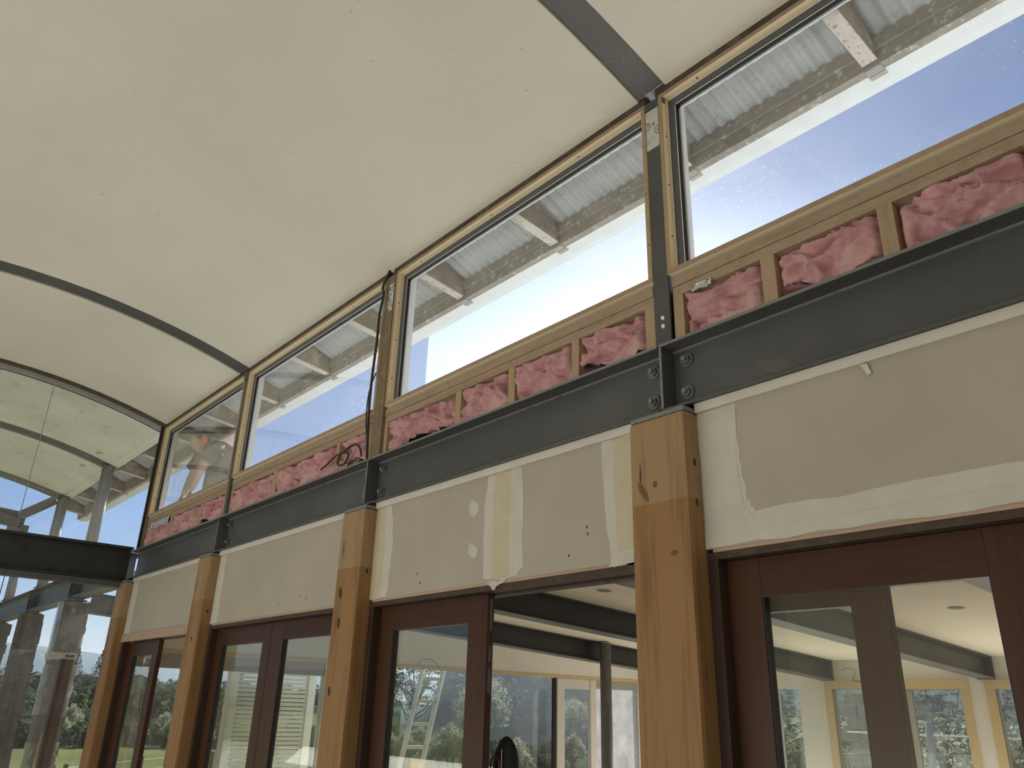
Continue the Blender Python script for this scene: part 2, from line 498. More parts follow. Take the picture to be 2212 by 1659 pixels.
# ---- vaulted ceiling: one painted sheet per bay between the curved steel ribs
def arc_sheet(x0, x1, ya, yb, dz0, dz1, n=22):
    m = MB(); vs = []
    for i in range(n + 1):
        y = ya + (yb - ya) * i / n; z = vault(y)
        vs += [(x0, y, z + dz0), (x1, y, z + dz0), (x1, y, z + dz1), (x0, y, z + dz1)]
    fs = [(0, 1, 2, 3), (4 * n + 3, 4 * n + 2, 4 * n + 1, 4 * n)]
    for i in range(n):
        a = 4 * i
        for k in range(4): fs.append((a + k, a + 4 + k, a + 4 + (k + 1) % 4, a + (k + 1) % 4))
    return m.add(vs, fs)
ceil = thing('ceiling', (-4, -1.9, 4.7), 'vaulted cream painted ceiling between curved grey steel ribs', kind='structure')
for x0, x1 in ((-8.86, -6.865), (-6.655, -2.005), (-1.835, 3.1)):
    build('ceiling_panel', arc_sheet(x0, x1, -0.021, YB + 0.02, 0.0, 0.02), 'ceiling_paint', ceil)
outc = thing('ceiling', (-11.2, -1.9, 4.7), 'weathered cream ceiling over the open bays beyond the end glass', kind='structure')
for x0, x1 in ((-11.02, -9.13), (-13.43, -11.31)):
    build('ceiling_panel', arc_sheet(x0, x1, 0.10, YB, 0.0, 0.02), 'outdoor_ceiling_paint', outc)
# roof shell over it all
m = MB(); vs = []; n = 24
for i in range(n + 1):
    y = 0.02 + (YB - 0.02) * i / n
    vs += [(-13.72, y, vault(y) + 0.10), (3.1, y, vault(y) + 0.10), (3.1, y, vault(y) + 0.30), (-13.72, y, vault(y) + 0.30)]
fs = [(0, 1, 2, 3), (4 * n + 3, 4 * n + 2, 4 * n + 1, 4 * n)]
for i in range(n):
    a = 4 * i
    for k in range(4): fs.append((a + k, a + 4 + k, a + 4 + (k + 1) % 4, a + (k + 1) % 4))
tag(build('roof', m.add(vs, fs), 'roof_metal'), 'curved metal roof over the vaulted ceiling', kind='structure')

# ---- unseen opposite long wall; its low glass strip is added for the fill lamp
wl = thing('wall_left', (-3, YB, 0), 'painted long wall opposite the clerestory, glazed only in a low strip', kind='structure')
pbox('wall_panel', -8.93, 3.1, YB - 0.1, YB + 0.0, 0.88, vault(YB) + 0.05, 'wall_paint', wl)
for x in (-8.85, -6.5, -4.1, -1.75, 0.6, 2.98): pbox('pier', x - 0.09, x + 0.09, YB - 0.12, YB + 0.02, 0, 0.88, 'post_timber', wl)
pbox('low_glass', -8.9, 3.05, YB - 0.06, YB - 0.055, 0.02, 0.88, 'clear_glass', wl)
wr = build('wall_back', MB().box(3.1, 3.2, -5.35, 8.4, 0, 5.0), 'wall_paint'); tag(wr, 'plain pale wall closing the room behind the viewer', kind='structure')

# ================================================================== CLERESTORY WALL
wall = thing('wall_right', (-4, 0, 2.1), 'long wall with plasterboard above the doors and open framing under the clerestory', kind='structure')
POSTS = [(-2.03, -1.752), (-4.365, -4.10), (-6.75, -6.495), (-8.99, -8.735)]
EDGES = [(-1.752, 1.2), (-4.10, -2.03), (-6.495, -4.365), (-8.735, -6.75)]
def lbl(i): return ['nearest bay', 'third bay', 'second bay', 'farthest bay'][i]
for i, (x0, x1) in enumerate(EDGES):
    pbox('plasterboard', x0, x1, -0.06, -0.047, 2.113, 2.684, 'plasterboard', wall)
    pbox('lintel', x0, x1, -0.047, 0.05, 2.135, 2.684, 'framing_x', wall)
    pbox('outer_lining', x0, x1, 0.09, 0.105, 2.10, 2.80, 'next_ceiling_paint', wall)
    pbox('trim_strip', x0, x1, -0.075, -0.06, 2.645, 2.683, 'trim_white', wall)
    if i == 3: pbox('bare_batten', x0, x1, -0.072, -0.0605, 2.062, 2.135, 'pinkish_pine_x', wall)
    else: pbox('board_edge_strip', x0 + 0.03, x1 - (0.11 if i == 1 else 0), -0.0585, -0.047, 2.1, 2.1125, 'pinkish_pine_x', wall)
def patch(poly, mat='joint_compound', t=0.0015, jig=0.006, y=-0.06, name='joint_compound', sub=5):
    pts = []
    for i, p in enumerate(poly):
        q = poly[(i + 1) % len(poly)]
        for k in range(sub):
            f = k / sub
            j = jig if k else 0
            pts.append((p[0] + (q[0] - p[0]) * f + random.uniform(-j, j), p[1] + (q[1] - p[1]) * f + random.uniform(-j, j)))
    return build(name, MB().prism(pts, 'y', y - t, y), mat, wall)
patch([(-3.045, 2.643), (-3.065, 2.45), (-3.055, 2.135), (-2.95, 2.118), (-2.81, 2.125), (-2.765, 2.165), (-2.772, 2.41), (-2.785, 2.643)])
patch([(-2.985, 2.643), (-2.995, 2.4), (-2.985, 2.125), (-2.87, 2.125), (-2.872, 2.4), (-2.865, 2.643)], 'joint_tape', 0.002, 0.004, name='joint_tape')
patch([(-3.166, 2.545), (-3.117, 2.511), (-3.111, 2.481), (-3.147, 2.451), (-3.183, 2.473), (-3.202, 2.518)], jig=0.003, sub=2)
patch([(-3.164, 2.324), (-3.109, 2.287), (-3.114, 2.249), (-3.143, 2.241), (-3.182, 2.268), (-3.185, 2.303)], jig=0.003, sub=2)
patch([(-4.099, 2.643), (-3.935, 2.643), (-3.90, 2.45), (-3.905, 2.175), (-3.93, 2.115), (-4.099, 2.115)])
patch([(-4.099, 2.643), (-4.0, 2.643), (-3.985, 2.4), (-3.99, 2.115), (-4.099, 2.115)], 'joint_tape', 0.002, 0.003, name='joint_tape')
patch([(-2.262, 2.643), (-2.031, 2.643), (-2.031, 2.115), (-2.10, 2.117), (-2.216, 2.108), (-2.225, 2.18), (-2.245, 2.32)])
patch([(-2.20, 2.643), (-2.031, 2.643), (-2.031, 2.16), (-2.18, 2.16), (-2.19, 2.35)], 'joint_tape', 0.002, 0.004, name='joint_tape')
patch([(-1.751, 2.643), (-1.571, 2.643), (-1.578, 2.42), (-1.56, 2.27), (-1.53, 2.222), (-1.0, 2.228), (-0.3, 2.222), (0.5, 2.23), (0.5, 2.116), (-0.6, 2.118), (-1.2, 2.114), (-1.751, 2.116)], jig=0.008)
patch([(-1.625, 2.643), (-1.578, 2.643), (-1.59, 2.42), (-1.575, 2.25), (-1.54, 2.20), (-0.9, 2.20), (-0.3, 2.19), (-0.3, 2.165), (-0.9, 2.165), (-1.57, 2.165), (-1.62, 2.3)], 'joint_compound', 0.0028, 0.004)
patch([(-6.494, 2.643), (-6.36, 2.643), (-6.36, 2.4), (-6.35, 2.115), (-6.494, 2.115)])
patch([(-4.46, 2.643), (-4.366, 2.643), (-4.366, 2.115), (-4.43, 2.115)])
patch([(-8.734, 2.643), (-8.56, 2.643), (-8.55, 2.14), (-8.734, 2.14)])
patch([(-3.03, 2.112), (-2.96, 2.116), (-2.875, 2.116), (-2.90, 2.10), (-2.95, 2.088), (-2.968, 2.074), (-2.985, 2.086), (-3.0, 2.096)], jig=0.006, sub=3, y=-0.0595, t=0.006)
patch([(-2.226, 2.118), (-2.05, 2.118), (-2.05, 2.112), (-2.13, 2.105), (-2.2, 2.098), (-2.226, 2.10)], jig=0.004, sub=3, y=-0.0595, t=0.004)
build('paper_tab', MB().prism([(-1.085, 2.645), (-1.06, 2.64), (-1.05, 2.605), (-1.064, 2.598), (-1.072, 2.62)], 'y', -0.068, -0.064), 'trim_white', wall)
mk = MB()
for x, z in ((-3.63, 2.21), (-3.6, 2.16), (-2.47, 2.17), (-2.36, 2.28), (-2.355, 2.25), (-5.3, 2.17), (-5.0, 2.2), (-4.9, 2.18), (-1.66, 2.26), (-1.62, 2.23), (-1.6, 2.2), (-8.4, 2.5), (-8.35, 2.48)):
    mk.box(x, x + 0.008, -0.0603, -0.06, z, z + 0.012)
build('screw_marks', mk, 'knot_black', wall)['kind'] = 'stuff'

# framing above the beam
SPANS = [(-1.88, 1.2), (-4.215, -1.985), (-6.665, -4.325), (-8.88, -6.70)]
STUDS = [[(-1.88, -1.827), (-1.446, -1.385), (-0.973, -0.917), (-0.5, -0.45), (0.0, 0.05)],
         [(-4.215, -4.175), (-3.452, -3.40), (-2.984, -2.931), (-2.507, -2.459), (-2.04, -1.985)],
         [(-6.665, -6.62), (-5.834, -5.765), (-4.833, -4.79), (-4.42, -4.325)],
         [(-8.88, -8.84), (-8.17, -8.10), (-7.355, -7.31), (-6.80, -6.74)]]
BAYS = []
for i, (x0, x1) in enumerate(SPANS):
    pbox('sill_plate', x0, x1, -0.004, 0.09, 3.285, 3.333, 'framing_x', wall, 0.002)
    pbox('top_plate', x0, x1, 0.0, 0.09, 3.238, 3.283, 'framing_x', wall, 0.002)
    pbox('bottom_plate', x0, x1, 0.02, 0.09, 2.986, 3.02, 'framing_x', wall)
    pbox('outer_sheathing', x0 - 0.05, x1 + 0.05, 0.0905, 0.105, 2.986, 3.335, 'black_gap', wall)
    st = STUDS[i]
    for a, b in st: pbox('stud', a, b, 0.0, 0.09, 3.02, 3.238, 'framing_z', wall, 0.002)
    for k in range(len(st) - 1): BAYS.append((i, st[k][1], st[k + 1][0]))
    pbox('ledger_strip', x0 - 0.02, x1 + 0.02, -0.024, 0.06, 4.3535, 4.40, 'dark_batten', wall)

# ---- pink insulation batts, one in each gap between studs
bayname = ['nearest window', 'window right of the cable post', 'window left of the cable post', "worker's window"]
ordn = {0: ['next to the steel upright', 'second from the steel upright', 'third from the steel upright', 'fourth from the steel upright'],
        1: ['next to that post', 'second from that post', 'third from that post', 'fourth from that post'],
        2: ['in the wide gap', 'in the middle gap', 'behind the looped cable'],
        3: ['at the corner glass', 'in the middle gap', 'at the thin upright']}
cnt = {}
def batt(i, a, b, seed):
    k = cnt.get(i, 0); cnt[i] = k + 1
    nx = max(16, int((b - a) / 0.011)); nzv = 24
    z0, z1 = 3.012, 3.237
    low = 0.05 if seed % 3 == 1 else 0.012
    vs = []; fs = []
    for j in range(nzv + 1):
        for q in range(nx + 1):
            fx = q / nx; fz = j / nzv
            x = a + 0.003 + (b - a - 0.006) * fx; z = z0 + low * (1 - fz) * (0.5 + 0.5 * math.sin(fx * 6 + seed)) * 1.2 + (z1 - z0) * fz * (1 - 0.0)
            P = Vector((x * 3.2 + seed * 7.1, 0, z * 6.0))
            wv = noise.noise_vector(P * 1.7)
            P2 = Vector((x * 9 + wv.x * 2.2, seed * 3.3, z * 9 + wv.z * 2.2))
            rdg = 1 - abs(noise.noise(P2)) * 2.0
            rdg2 = 1 - abs(noise.noise(P2 * 2.3 + Vector((5, 1, 2)))) * 2
            edge = min(1.0, min(fx, 1 - fx) * (b - a) / 0.03) * min(1.0, min(fz + 0.1, 1 - fz) * 0.22 / 0.025)
            P3 = Vector((x * 26 + wv.z * 3, seed * 1.7, z * 15 + wv.x * 3))
            d = 0.030 * noise.noise(P * 1.6) + 0.040 * (rdg - 0.5) + 0.016 * (rdg2 - 0.5) + 0.008 * noise.noise(P3) + 0.005 * noise.noise(P3 * 2.7)
            y = 0.055 - edge ** 0.6 * (0.055 + 1.15 * d)
            x += 0.014 * noise.noise(P2 * 1.3) * edge
            z += 0.016 * noise.noise(P2 * 1.1 + Vector((9, 0, 0))) * edge
            vs.append((x, max(y, -0.045), z))
    for j in range(nzv):
        for q in range(nx):
            w = nx + 1
            fs.append((j * w + q, j * w + q + 1, (j + 1) * w + q + 1, (j + 1) * w + q))
    o = len(vs)
    bk = [(a + 0.003, 0.088, z0), (b - 0.003, 0.088, z0), (b - 0.003, 0.088, z1), (a + 0.003, 0.088, z1)]
    vs += bk
    fs.append((o, o + 3, o + 2, o + 1))
    w = nx + 1
    fs.append(tuple(range(0, w)) + (o + 1, o)); fs.append(tuple(range(nzv * w, nzv * w + w))[::-1] + (o + 3, o + 2))
    fs.append(tuple(j * w for j in range(nzv, -1, -1)) + (o, o + 3)); fs.append(tuple(j * w + nx for j in range(nzv + 1)) + (o + 2, o + 1))
    c = Vector(((a + b) / 2, 0.05, 3.02))
    ob = build('insulation_batt', MB().add(vs, fs), 'insulation_pink', smooth=True, loc=c, fix=False)
    tag(ob, f'pink batt under the {bayname[i]}, {ordn[i][k]}', 'insulation', 'pink wall insulation batts')
for s_, (i, a, b) in enumerate(BAYS):
    if a > 0.0: continue
    batt(i, a, b, s_)

# ---- clerestory windows
def window(i, x0, x1, z0=3.345, z1=4.352, lname=''):
    w = thing(f'window_{4 - i}', ((x0 + x1) / 2, 0, z0), lname, kind='structure')
    T = 0.022
    ya, yb = -0.021, 0.07
    pbox('head_liner', x0, x1, ya, yb, z1 - T, z1, 'pine_x', w, 0.0015)
    pbox('sill_liner', x0, x1, ya, yb, z0, z0 + T, 'pine_x', w, 0.0015)
    pbox('jamb_liner', x0, x0 + T, ya, yb, z0 + T, z1 - T, 'pine_z', w, 0.0015)
    pbox('jamb_liner', x1 - T, x1, ya, yb, z0 + T, z1 - T, 'pine_z', w, 0.0015)
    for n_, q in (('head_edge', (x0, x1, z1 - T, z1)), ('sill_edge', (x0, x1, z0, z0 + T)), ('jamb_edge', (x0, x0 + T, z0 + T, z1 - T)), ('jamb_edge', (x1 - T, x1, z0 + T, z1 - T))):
        pbox(n_, q[0], q[1], ya - 0.0015, ya, q[2], q[3], 'framing_x' if n_[0] != 'j' else 'framing_z', w)  # darker facing over the pine, the shade on its front put into colour
    f = 0.036
    a, b, c, d = x0 + T, x1 - T, z0 + T, z1 - T
    build('aluminium_frame', MB().box(a, b, 0.024, 0.062, d - f, d), 'aluminium_grey', w, bevel=0.002)
    build('aluminium_frame', MB().box(a, b, 0.024, 0.062, c, c + 0.012), 'aluminium_grey', w, bevel=0.002)
    build('aluminium_frame', MB().box(a, a + f, 0.024, 0.062, c + 0.012, d - f), 'aluminium_grey', w, bevel=0.002)
    build('aluminium_frame', MB().box(b - f, b, 0.024, 0.062, c + 0.012, d - f), 'aluminium_grey', w, bevel=0.002)
    e = MB()
    e.box(a, b, 0.0215, 0.0238, d - 0.003, d).box(a, a + 0.003, 0.0215, 0.0238, c, d).box(a + f, b - f, 0.030, 0.040, d - f - 0.006, d - f).box(a + f, a + f + 0.005, 0.030, 0.040, c + 0.012, d - f)
    build('glazing_bead', e, 'bead_white', w)
    e = MB().box(a + f, b - f, 0.031, 0.046, d - f - 0.013, d - f - 0.006).box(a + f + 0.005, a + f + 0.011, 0.031, 0.046, c + 0.012, d - f - 0.006)
    build('rubber_seal', e, 'rubber_black', w)
    e = MB().box(a + f, b - f, 0.050, 0.0585, d - f - 0.022, d - f).box(a + f, a + f + 0.02, 0.050, 0.0585, c + 0.012, d - f)
    build('outer_bead', e, 'bead_white', w)
    build('outer_reveal', MB().box(a, a + f + 0.001, 0.0625, 0.108, c - 0.01, d), 'reveal_white', w)
    build('glass_pane', MB().box(a + f, b - f, 0.0440, 0.0480, c + 0.01, d - f), 'window_glass', w)
    build('dark_gap', MB().box(x0, x1, 0.0, 0.06, z0 - 0.012, z0), 'frame_grey', w)
    s = MB()
    k = max(2, int((x1 - x0) / 0.6))
    for q in range(k):
        x = x0 + (q + 0.35) * (x1 - x0) / k
        s.tube([(x, 0.002, z1 - T - 0.0006), (x, 0.002, z1 - T + 0.001)], 0.0055, 8)
    for q in range(3):
        z = z0 + 0.2 + q * 0.28
        s.tube([(x0 + T - 0.001, 0.0, z), (x0 + T + 0.0006, 0.0, z)], 0.005, 8)
        s.tube([(x1 - 0.012, ya - 0.0019, z), (x1 - 0.012, ya + 0.001, z)], 0.004, 8)
    build('screw_holes', s, 'knot_black', w)['kind'] = 'stuff'
    pbox('outside_sill', x0, x1, 0.07, 0.17, z0 - 0.015, z0 + 0.01, 'bead_white', w)
    return w
window(0, -1.886, 1.2, lname='nearest clerestory window running out at the right picture edge')
window(1, -4.20, -1.972, lname='clerestory window between the cable post and the wide steel upright')
window(2, -6.655, -4.325, lname='clerestory window left of the cable post')
window(3, -8.87, -6.72, lname='farthest clerestory window with the worker behind it')

# ---- uprights between the windows
t = thing('steel_upright', (-1.93, 0, 2.985), 'wide dark grey steel upright between the two nearest clerestory windows', 'upright')
pbox('plate', -1.97, -1.888, -0.018, -0.006, 2.985, 4.30, 'steel_paint', t, 0.002)
pbox('web', -1.934, -1.924, -0.006, 0.10, 2.985, 4.36, 'steel_paint', t)
pbox('wall_wrap', -1.965, -1.889, -0.024, -0.0185, 4.06, 4.29, 'wall_wrap', t)
pr = MB()
for k in range(18):                                      # ring printed on the wrap and a second, cut one
    a0, a1 = 2 * PI * k / 18, 2 * PI * (k + 1) / 18
    for cx, cz, r, lo, hi in ((-1.963, 4.20, 0.026, -PI / 2, PI / 2), (-1.89, 4.155, 0.024, PI / 2, 3 * PI / 2)):
        if not any(lo <= aa <= hi or lo <= aa - 2 * PI <= hi for aa in (0.5 * (a0 + a1),)): continue
        p = [(cx + rr * math.cos(aa), cz + rr * math.sin(aa)) for aa in (a0, a1) for rr in (r, r - 0.003)]
        pr.prism([p[0], p[2], p[3], p[1]], 'y', -0.0246, -0.0241)
for x, z, w_, h_ in ((-1.96, 4.21, 0.010, 0.004), (-1.957, 4.20, 0.012, 0.004), (-1.961, 4.187, 0.009, 0.004), (-1.925, 4.205, 0.014, 0.003), (-1.927, 4.199, 0.012, 0.003), (-1.922, 4.193, 0.012, 0.003), (-1.924, 4.187, 0.008, 0.003), (-1.899, 4.16, 0.008, 0.003), (-1.9, 4.152, 0.009, 0.003), (-1.897, 4.145, 0.007, 0.003)):
    pr.box(x, x + w_, -0.0246, -0.0241, z, z + h_)
build('printed_marks', pr, 'wrap_print', t)
pbox('cap_cleat', -1.99, -1.86, -0.022, 0.0, 4.30, 4.345, 'steel_paint', t)
for z in (3.16, 3.12): build('paint_chip', MB().prism([(-1.935, z), (-1.92, z - 0.004), (-1.918, z - 0.02), (-1.93, z - 0.022), (-1.938, z - 0.01)], 'y', -0.0188, -0.0178), 'bead_white', t)

t = thing('timber_upright', (-4.29, 0, 2.985), 'old brown timber upright with a black cable hanging down its front', 'upright')
pbox('timber', -4.325, -4.212, -0.024, 0.09, 2.985, 4.345, 'old_timber', t, 0.004)
build('nail_plate', MB().box(-4.275, -4.214, -0.0262, -0.0242, 4.06, 4.27), 'foil', t)
t = thing('steel_upright', (-6.69, 0, 2.985), 'thin dark steel upright right of the worker', 'upright')
pbox('flat_bar', -6.715, -6.66, -0.022, 0.08, 2.985, 4.345, 'steel_paint', t, 0.002)
pbox('cleat', -6.73, -6.655, -0.03, -0.0225, 4.28, 4.36, 'steel_paint', t)
t = thing('steel_upright', (-8.91, 0, 2.985), 'dark corner upright where the end glass meets the clerestory', 'upright')
pbox('corner_post', -8.955, -8.885, -0.025, 0.06, 2.985, 4.40, 'old_timber', t, 0.002)
pbox('glazing_channel', -8.94, -8.915, -0.05, -0.026, 2.99, 4.37, 'rubber_black', t)

def curl(name, pts, r, mat, label, cat, n=6):
    P = [Vector(p) for p in pts]
    Q = []
    for i in range(len(P) - 1):                          # Catmull-Rom
        p0, p1, p2, p3 = P[max(i - 1, 0)], P[i], P[i + 1], P[min(i + 2, len(P) - 1)]
        for k in range(5):
            f = k / 5
            Q.append(0.5 * ((2 * p1) + (-p0 + p2) * f + (2 * p0 - 5 * p1 + 4 * p2 - p3) * f * f + (-p0 + 3 * p1 - 3 * p2 + p3) * f ** 3))
    Q.append(P[-1])
    o = build(name, MB().tube(Q, r, n), mat, smooth=True, loc=P[-1], fix=True)
    return tag(o, label, cat)
curl('cable', [(-4.275, -0.03, 4.40), (-4.30, -0.04, 4.345), (-4.335, -0.045, 4.27), (-4.305, -0.05, 4.20), (-4.335, -0.05, 4.05), (-4.344, -0.045, 3.848), (-4.368, -0.04, 3.58), (-4.36, -0.04, 3.312), (-4.338, -0.035, 3.036), (-4.336, -0.03, 2.99)], 0.009, 'cable_black', 'black cable hanging from the ceiling down the timber upright', 'cable')
curl('cable', [(-4.33, -0.035, 3.62), (-4.395, -0.035, 3.50), (-4.40, -0.035, 3.32), (-4.375, -0.035, 3.2), (-4.352, -0.03, 3.05)], 0.0045, 'cable_black', 'thinner loose strand beside the hanging black cable', 'cable')
curl('cable', [(-4.95, -0.04, 3.07), (-4.85, -0.046, 3.09), (-4.70, -0.05, 3.125), (-4.56, -0.05, 3.10), (-4.60, -0.05, 3.04), (-4.69, -0.05, 3.05), (-4.68, -0.05, 3.11), (-4.52, -0.05, 3.15), (-4.43, -0.048, 3.12), (-4.40, -0.04, 3.05)], 0.007, 'cable_black', 'looped black cable lying over the insulation left of the cable post', 'cable')
def scrap(name, c, w, h, label, mat='foil'):
    m = MB(); vs = []; fs = []
    nx, nz_ = 8, 4
    for s in (0, 1):
        for j in range(nz_ + 1):
            for i in range(nx + 1):
                x = c[0] + w * (i / nx - 0.5); z = c[2] + h * (j / nz_ - 0.5)
                d = 0.006 * noise.noise(Vector((x * 60, s * 0.2, z * 60)))
                vs.append((x, c[1] + d + s * 0.002, z + 0.4 * h * noise.noise(Vector((x * 25, 3, j)))))
    k = (nx + 1) * (nz_ + 1)
    for s in (0, 1):
        for j in range(nz_):
            for i in range(nx):
                a = s * k + j * (nx + 1) + i
                fs.append((a, a + 1, a + nx + 2, a + nx + 1))
    o = build(name, m.add(vs, fs), mat, loc=c)
    return tag(o, label, 'foil scrap')
scrap('foil_scrap', (-1.72, -0.014, 3.232), 0.10, 0.03, 'crinkled foil scrap caught above the insulation under the nearest window')
scrap('foil_scrap', (-8.45, -0.014, 3.215), 0.55, 0.07, 'torn silver foil scrap stuck to the plate under the worker\'s window')

# ---- curved ribs at ceiling level
def rib(x0, x1, label, mat='steel_rib', up=0.012, ya=-0.03, yb=YB):
    t = thing('ceiling_rib', ((x0 + x1) / 2, 0, vault(0)), label, 'steel rib')
    build('soffit_plate', arc_sheet(x0 + 0.004, x1 - 0.004, ya, yb, up, up + 0.012), mat, t)
    xm = (x0 + x1) / 2
    build('web', arc_sheet(xm - 0.006, xm + 0.006, ya, yb, up + 0.012, up + 0.085), mat, t)
    return t
rib(-2.005, -1.835, 'wide grey curved steel rib over the wide steel upright')
rib(-6.865, -6.655, 'dark curved steel rib landing on the thin steel upright', 'steel_paint')
t = thing('ceiling_rib', (-8.92, 0, vault(0)), 'end curved steel rib above the end glass with a speckled pale lower face', 'steel rib')
build('soffit_plate', arc_sheet(-8.952, -8.86, -0.03, YB, -0.012, 0.05), 'dark_batten', t)
build('lower_face', arc_sheet(-9.13, -8.970, 0.06, YB, -0.006, 0.05), 'steel_dusty', t)
build('glazing_channel', arc_sheet(-9.142, -9.131, 0.06, YB, -0.012, 0.01), 'rubber_black', t)
rib(-11.31, -11.02, 'curved steel rib outdoors above the nearer round column', 'pipe_steel', -0.004, 0.08)
rib(-13.72, -13.43, 'last curved steel rib outdoors at the open roof edge', 'pipe_steel', -0.02, 0.08)

# ---- long steel beam over the posts, a length per bay
def ibeam(root, A, B, depth, width, tf=0.013, tw=0.009, up=(0, 0, 1), mat='steel_paint', lip=True):
    A = Vector(A); B = Vector(B)
    build('top_flange', MB().bar(A, B, up, width, tf, (0, depth / 2 - tf / 2)), mat, root, bevel=0.002)
    build('bottom_flange', MB().bar(A, B, up, width, tf, (0, -depth / 2 + tf / 2)), mat, root, bevel=0.002)
    d = (B - A).normalized() * 0.004
    build('web', MB().bar(A + d, B - d, up, tw, depth - 2 * tf, (0, 0)), mat, root)
def bolt(parent, c, ax=(0, -1, 0)):
    c = Vector(c); a = Vector(ax)
    b = build('bolt', MB().tube([c + a * 0.006, c + a * 0.020], 0.021, 6), 'bolt_steel', parent, bevel=0.002)
    build('washer', MB().tube([c, c + a * 0.006], 0.030, 16), 'bolt_steel', b)
    build('thread', MB().tube([c + a * 0.02, c + a * 0.034], 0.011, 10), 'steel_edge', b)
ZB = (2.684 + 2.985) / 2
segs = [(-1.90, 1.2, 'long dark steel beam under the nearest clerestory window'), (-4.23, -1.91, 'dark steel beam length below the window right of the cable post'), (-6.60, -4.24, 'dark steel beam length below the window left of the cable post'), (-8.96, -6.61, 'dark steel beam length at the far end below the worker')]
for i, (a, b, l) in enumerate(segs):
    t = thing('steel_beam', ((a + b) / 2, 0, 2.684), l, 'steel beam', 'steel beams along the clerestory wall')
    ibeam(t, (a, 0, ZB), (b, 0, ZB), 0.301, 0.18)
    build('flange_edge', MB().box(a, b, -0.0912, -0.0902, 2.973, 2.985), 'steel_edge', t)  # paler strip, the lit line of the flange put into the colour
    if i < 3:
        pbox('stiffener_plate', a, a + 0.010, -0.089, -0.006, 2.698, 2.971, 'steel_paint', t, 0.001)
        pbox('plate_edge', a - 0.001, a + 0.011, -0.0905, -0.0892, 2.698, 2.971, 'steel_edge', t)  # paler strip again, the light on the plate's edge painted in
        bolt(t, (a + 0.08, -0.006, 2.915)); bolt(t, (a + 0.075, -0.006, 2.772))
    if i > 0 and i < 3:
        bolt(t, (b - 0.085, -0.006, 2.912)); bolt(t, (b - 0.09, -0.006, 2.775))
    pbox('weld_strip', a + 0.012, b - 0.001, -0.014, -0.005, 2.962, 2.9715, 'steel_edge', t)

# ---- timber posts
post_l = ['big squared timber post in front of the nearest beam joint, knots on its upper face', 'second squared timber post with three dark knots beside the paired doors', 'third timber post left of the paired doors', 'farthest timber post against the corner of the end glass']
knots = [[(-1.965, 2.352, 0.014, 0.05, 0.5), (-1.905, 2.372, 0.011, 0.014, 0), (-1.83, 2.10, 0.017, 0.010, 0)],
         [(-4.29, 2.16, 0.016, 0.035, 0.2), (-4.275, 1.99, 0.016, 0.030, 0.1), (-4.30, 1.62, 0.014, 0.026, 0.2)], [(-6.6, 2.0, 0.012, 0.02, 0)], []]
for i, (x0, x1) in enumerate(POSTS):
    t = thing('timber_post', ((x0 + x1) / 2, -0.05, 0), post_l[i], 'post', 'timber posts along the wall')
    build('post_body', MB().box(x0, x1, -0.147, 0.035, 0.0, 2.645), 'post_timber', t, bevel=0.018)
    pbox('cap_plate', x0 + 0.006, x1 - 0.004, -0.142, 0.03, 2.646, 2.664, 'steel_edge', t, 0.002)
    pbox('packer', x0 + 0.03, x1 - 0.03, -0.074, 0.03, 2.664, 2.684, 'steel_paint', t)
    for kx, kz, rx, rz, tilt in knots[i]:
        p = [(kx + rx * math.cos(q) * math.cos(tilt) - rz * math.sin(q) * math.sin(tilt), kz + rx * math.cos(q) * math.sin(tilt) + rz * math.sin(q) * math.cos(tilt)) for q in [2 * PI * k / 14 for k in range(14)]]
        build('knot', MB().prism(p, 'y', -0.1478, -0.1465), 'knot' if kz > 2.2 or i == 0 else 'knot_black', t)
    if i < 3:
        for z in ((2.44, 2.285), (2.275,), (2.21,))[i]: s = MB().prism([(-0.06 - 0.012 * math.cos(q) * 0.7 - 0.035, z + 0.016 * math.sin(q)) for q in [2 * PI * k / 10 for k in range(10)]], 'x', x1 - 0.0005, x1 + 0.0006); build('knot', s, 'knot_black', t)
    build('drying_crack', MB().prism([(x0 + 0.055, 2.48), (x0 + 0.058, 2.42), (x0 + 0.052, 2.36), (x0 + 0.049, 2.42)], 'y', -0.1476, -0.1468), 'knot_black', t)

# ---- doors under the beam
def leaf(parent, x0, x1, y0, y1, ztop, st=0.135, rail=0.135, gl='clear_glass', sl=None):
    l = build('door_leaf', MB().box(x0 + st, x1 - (sl or st), y0 + 0.003, y1 - 0.003, 0.01, 0.20), 'cedar_x', parent)
    s2 = sl or st
    build('stile', MB().box(x0, x0 + st, y0, y1, 0.01, ztop), 'cedar_z', l, bevel=0.002)
    build('stile', MB().box(x1 - s2, x1, y0, y1, 0.01, ztop), 'cedar_z', l, bevel=0.002)
    build('top_rail', MB().box(x0 + st, x1 - s2, y0, y1, ztop - rail, ztop), 'cedar_x', l, bevel=0.002)
    ym = (y0 + y1) / 2
    build('glass_pane', MB().box(x0 + st - 0.005, x1 - s2 + 0.005, ym - 0.002, ym + 0.002, 0.2, ztop - rail + 0.005), gl, l)
    build('glazing_gasket', MB().box(x0 + st, x0 + st + 0.006, y0 + 0.004, y1 - 0.004, 0.2, ztop - rail).box(x1 - s2 - 0.005, x1 - s2, y0 + 0.004, y1 - 0.004, 0.2, ztop - rail), 'rubber_black', l)
    return l
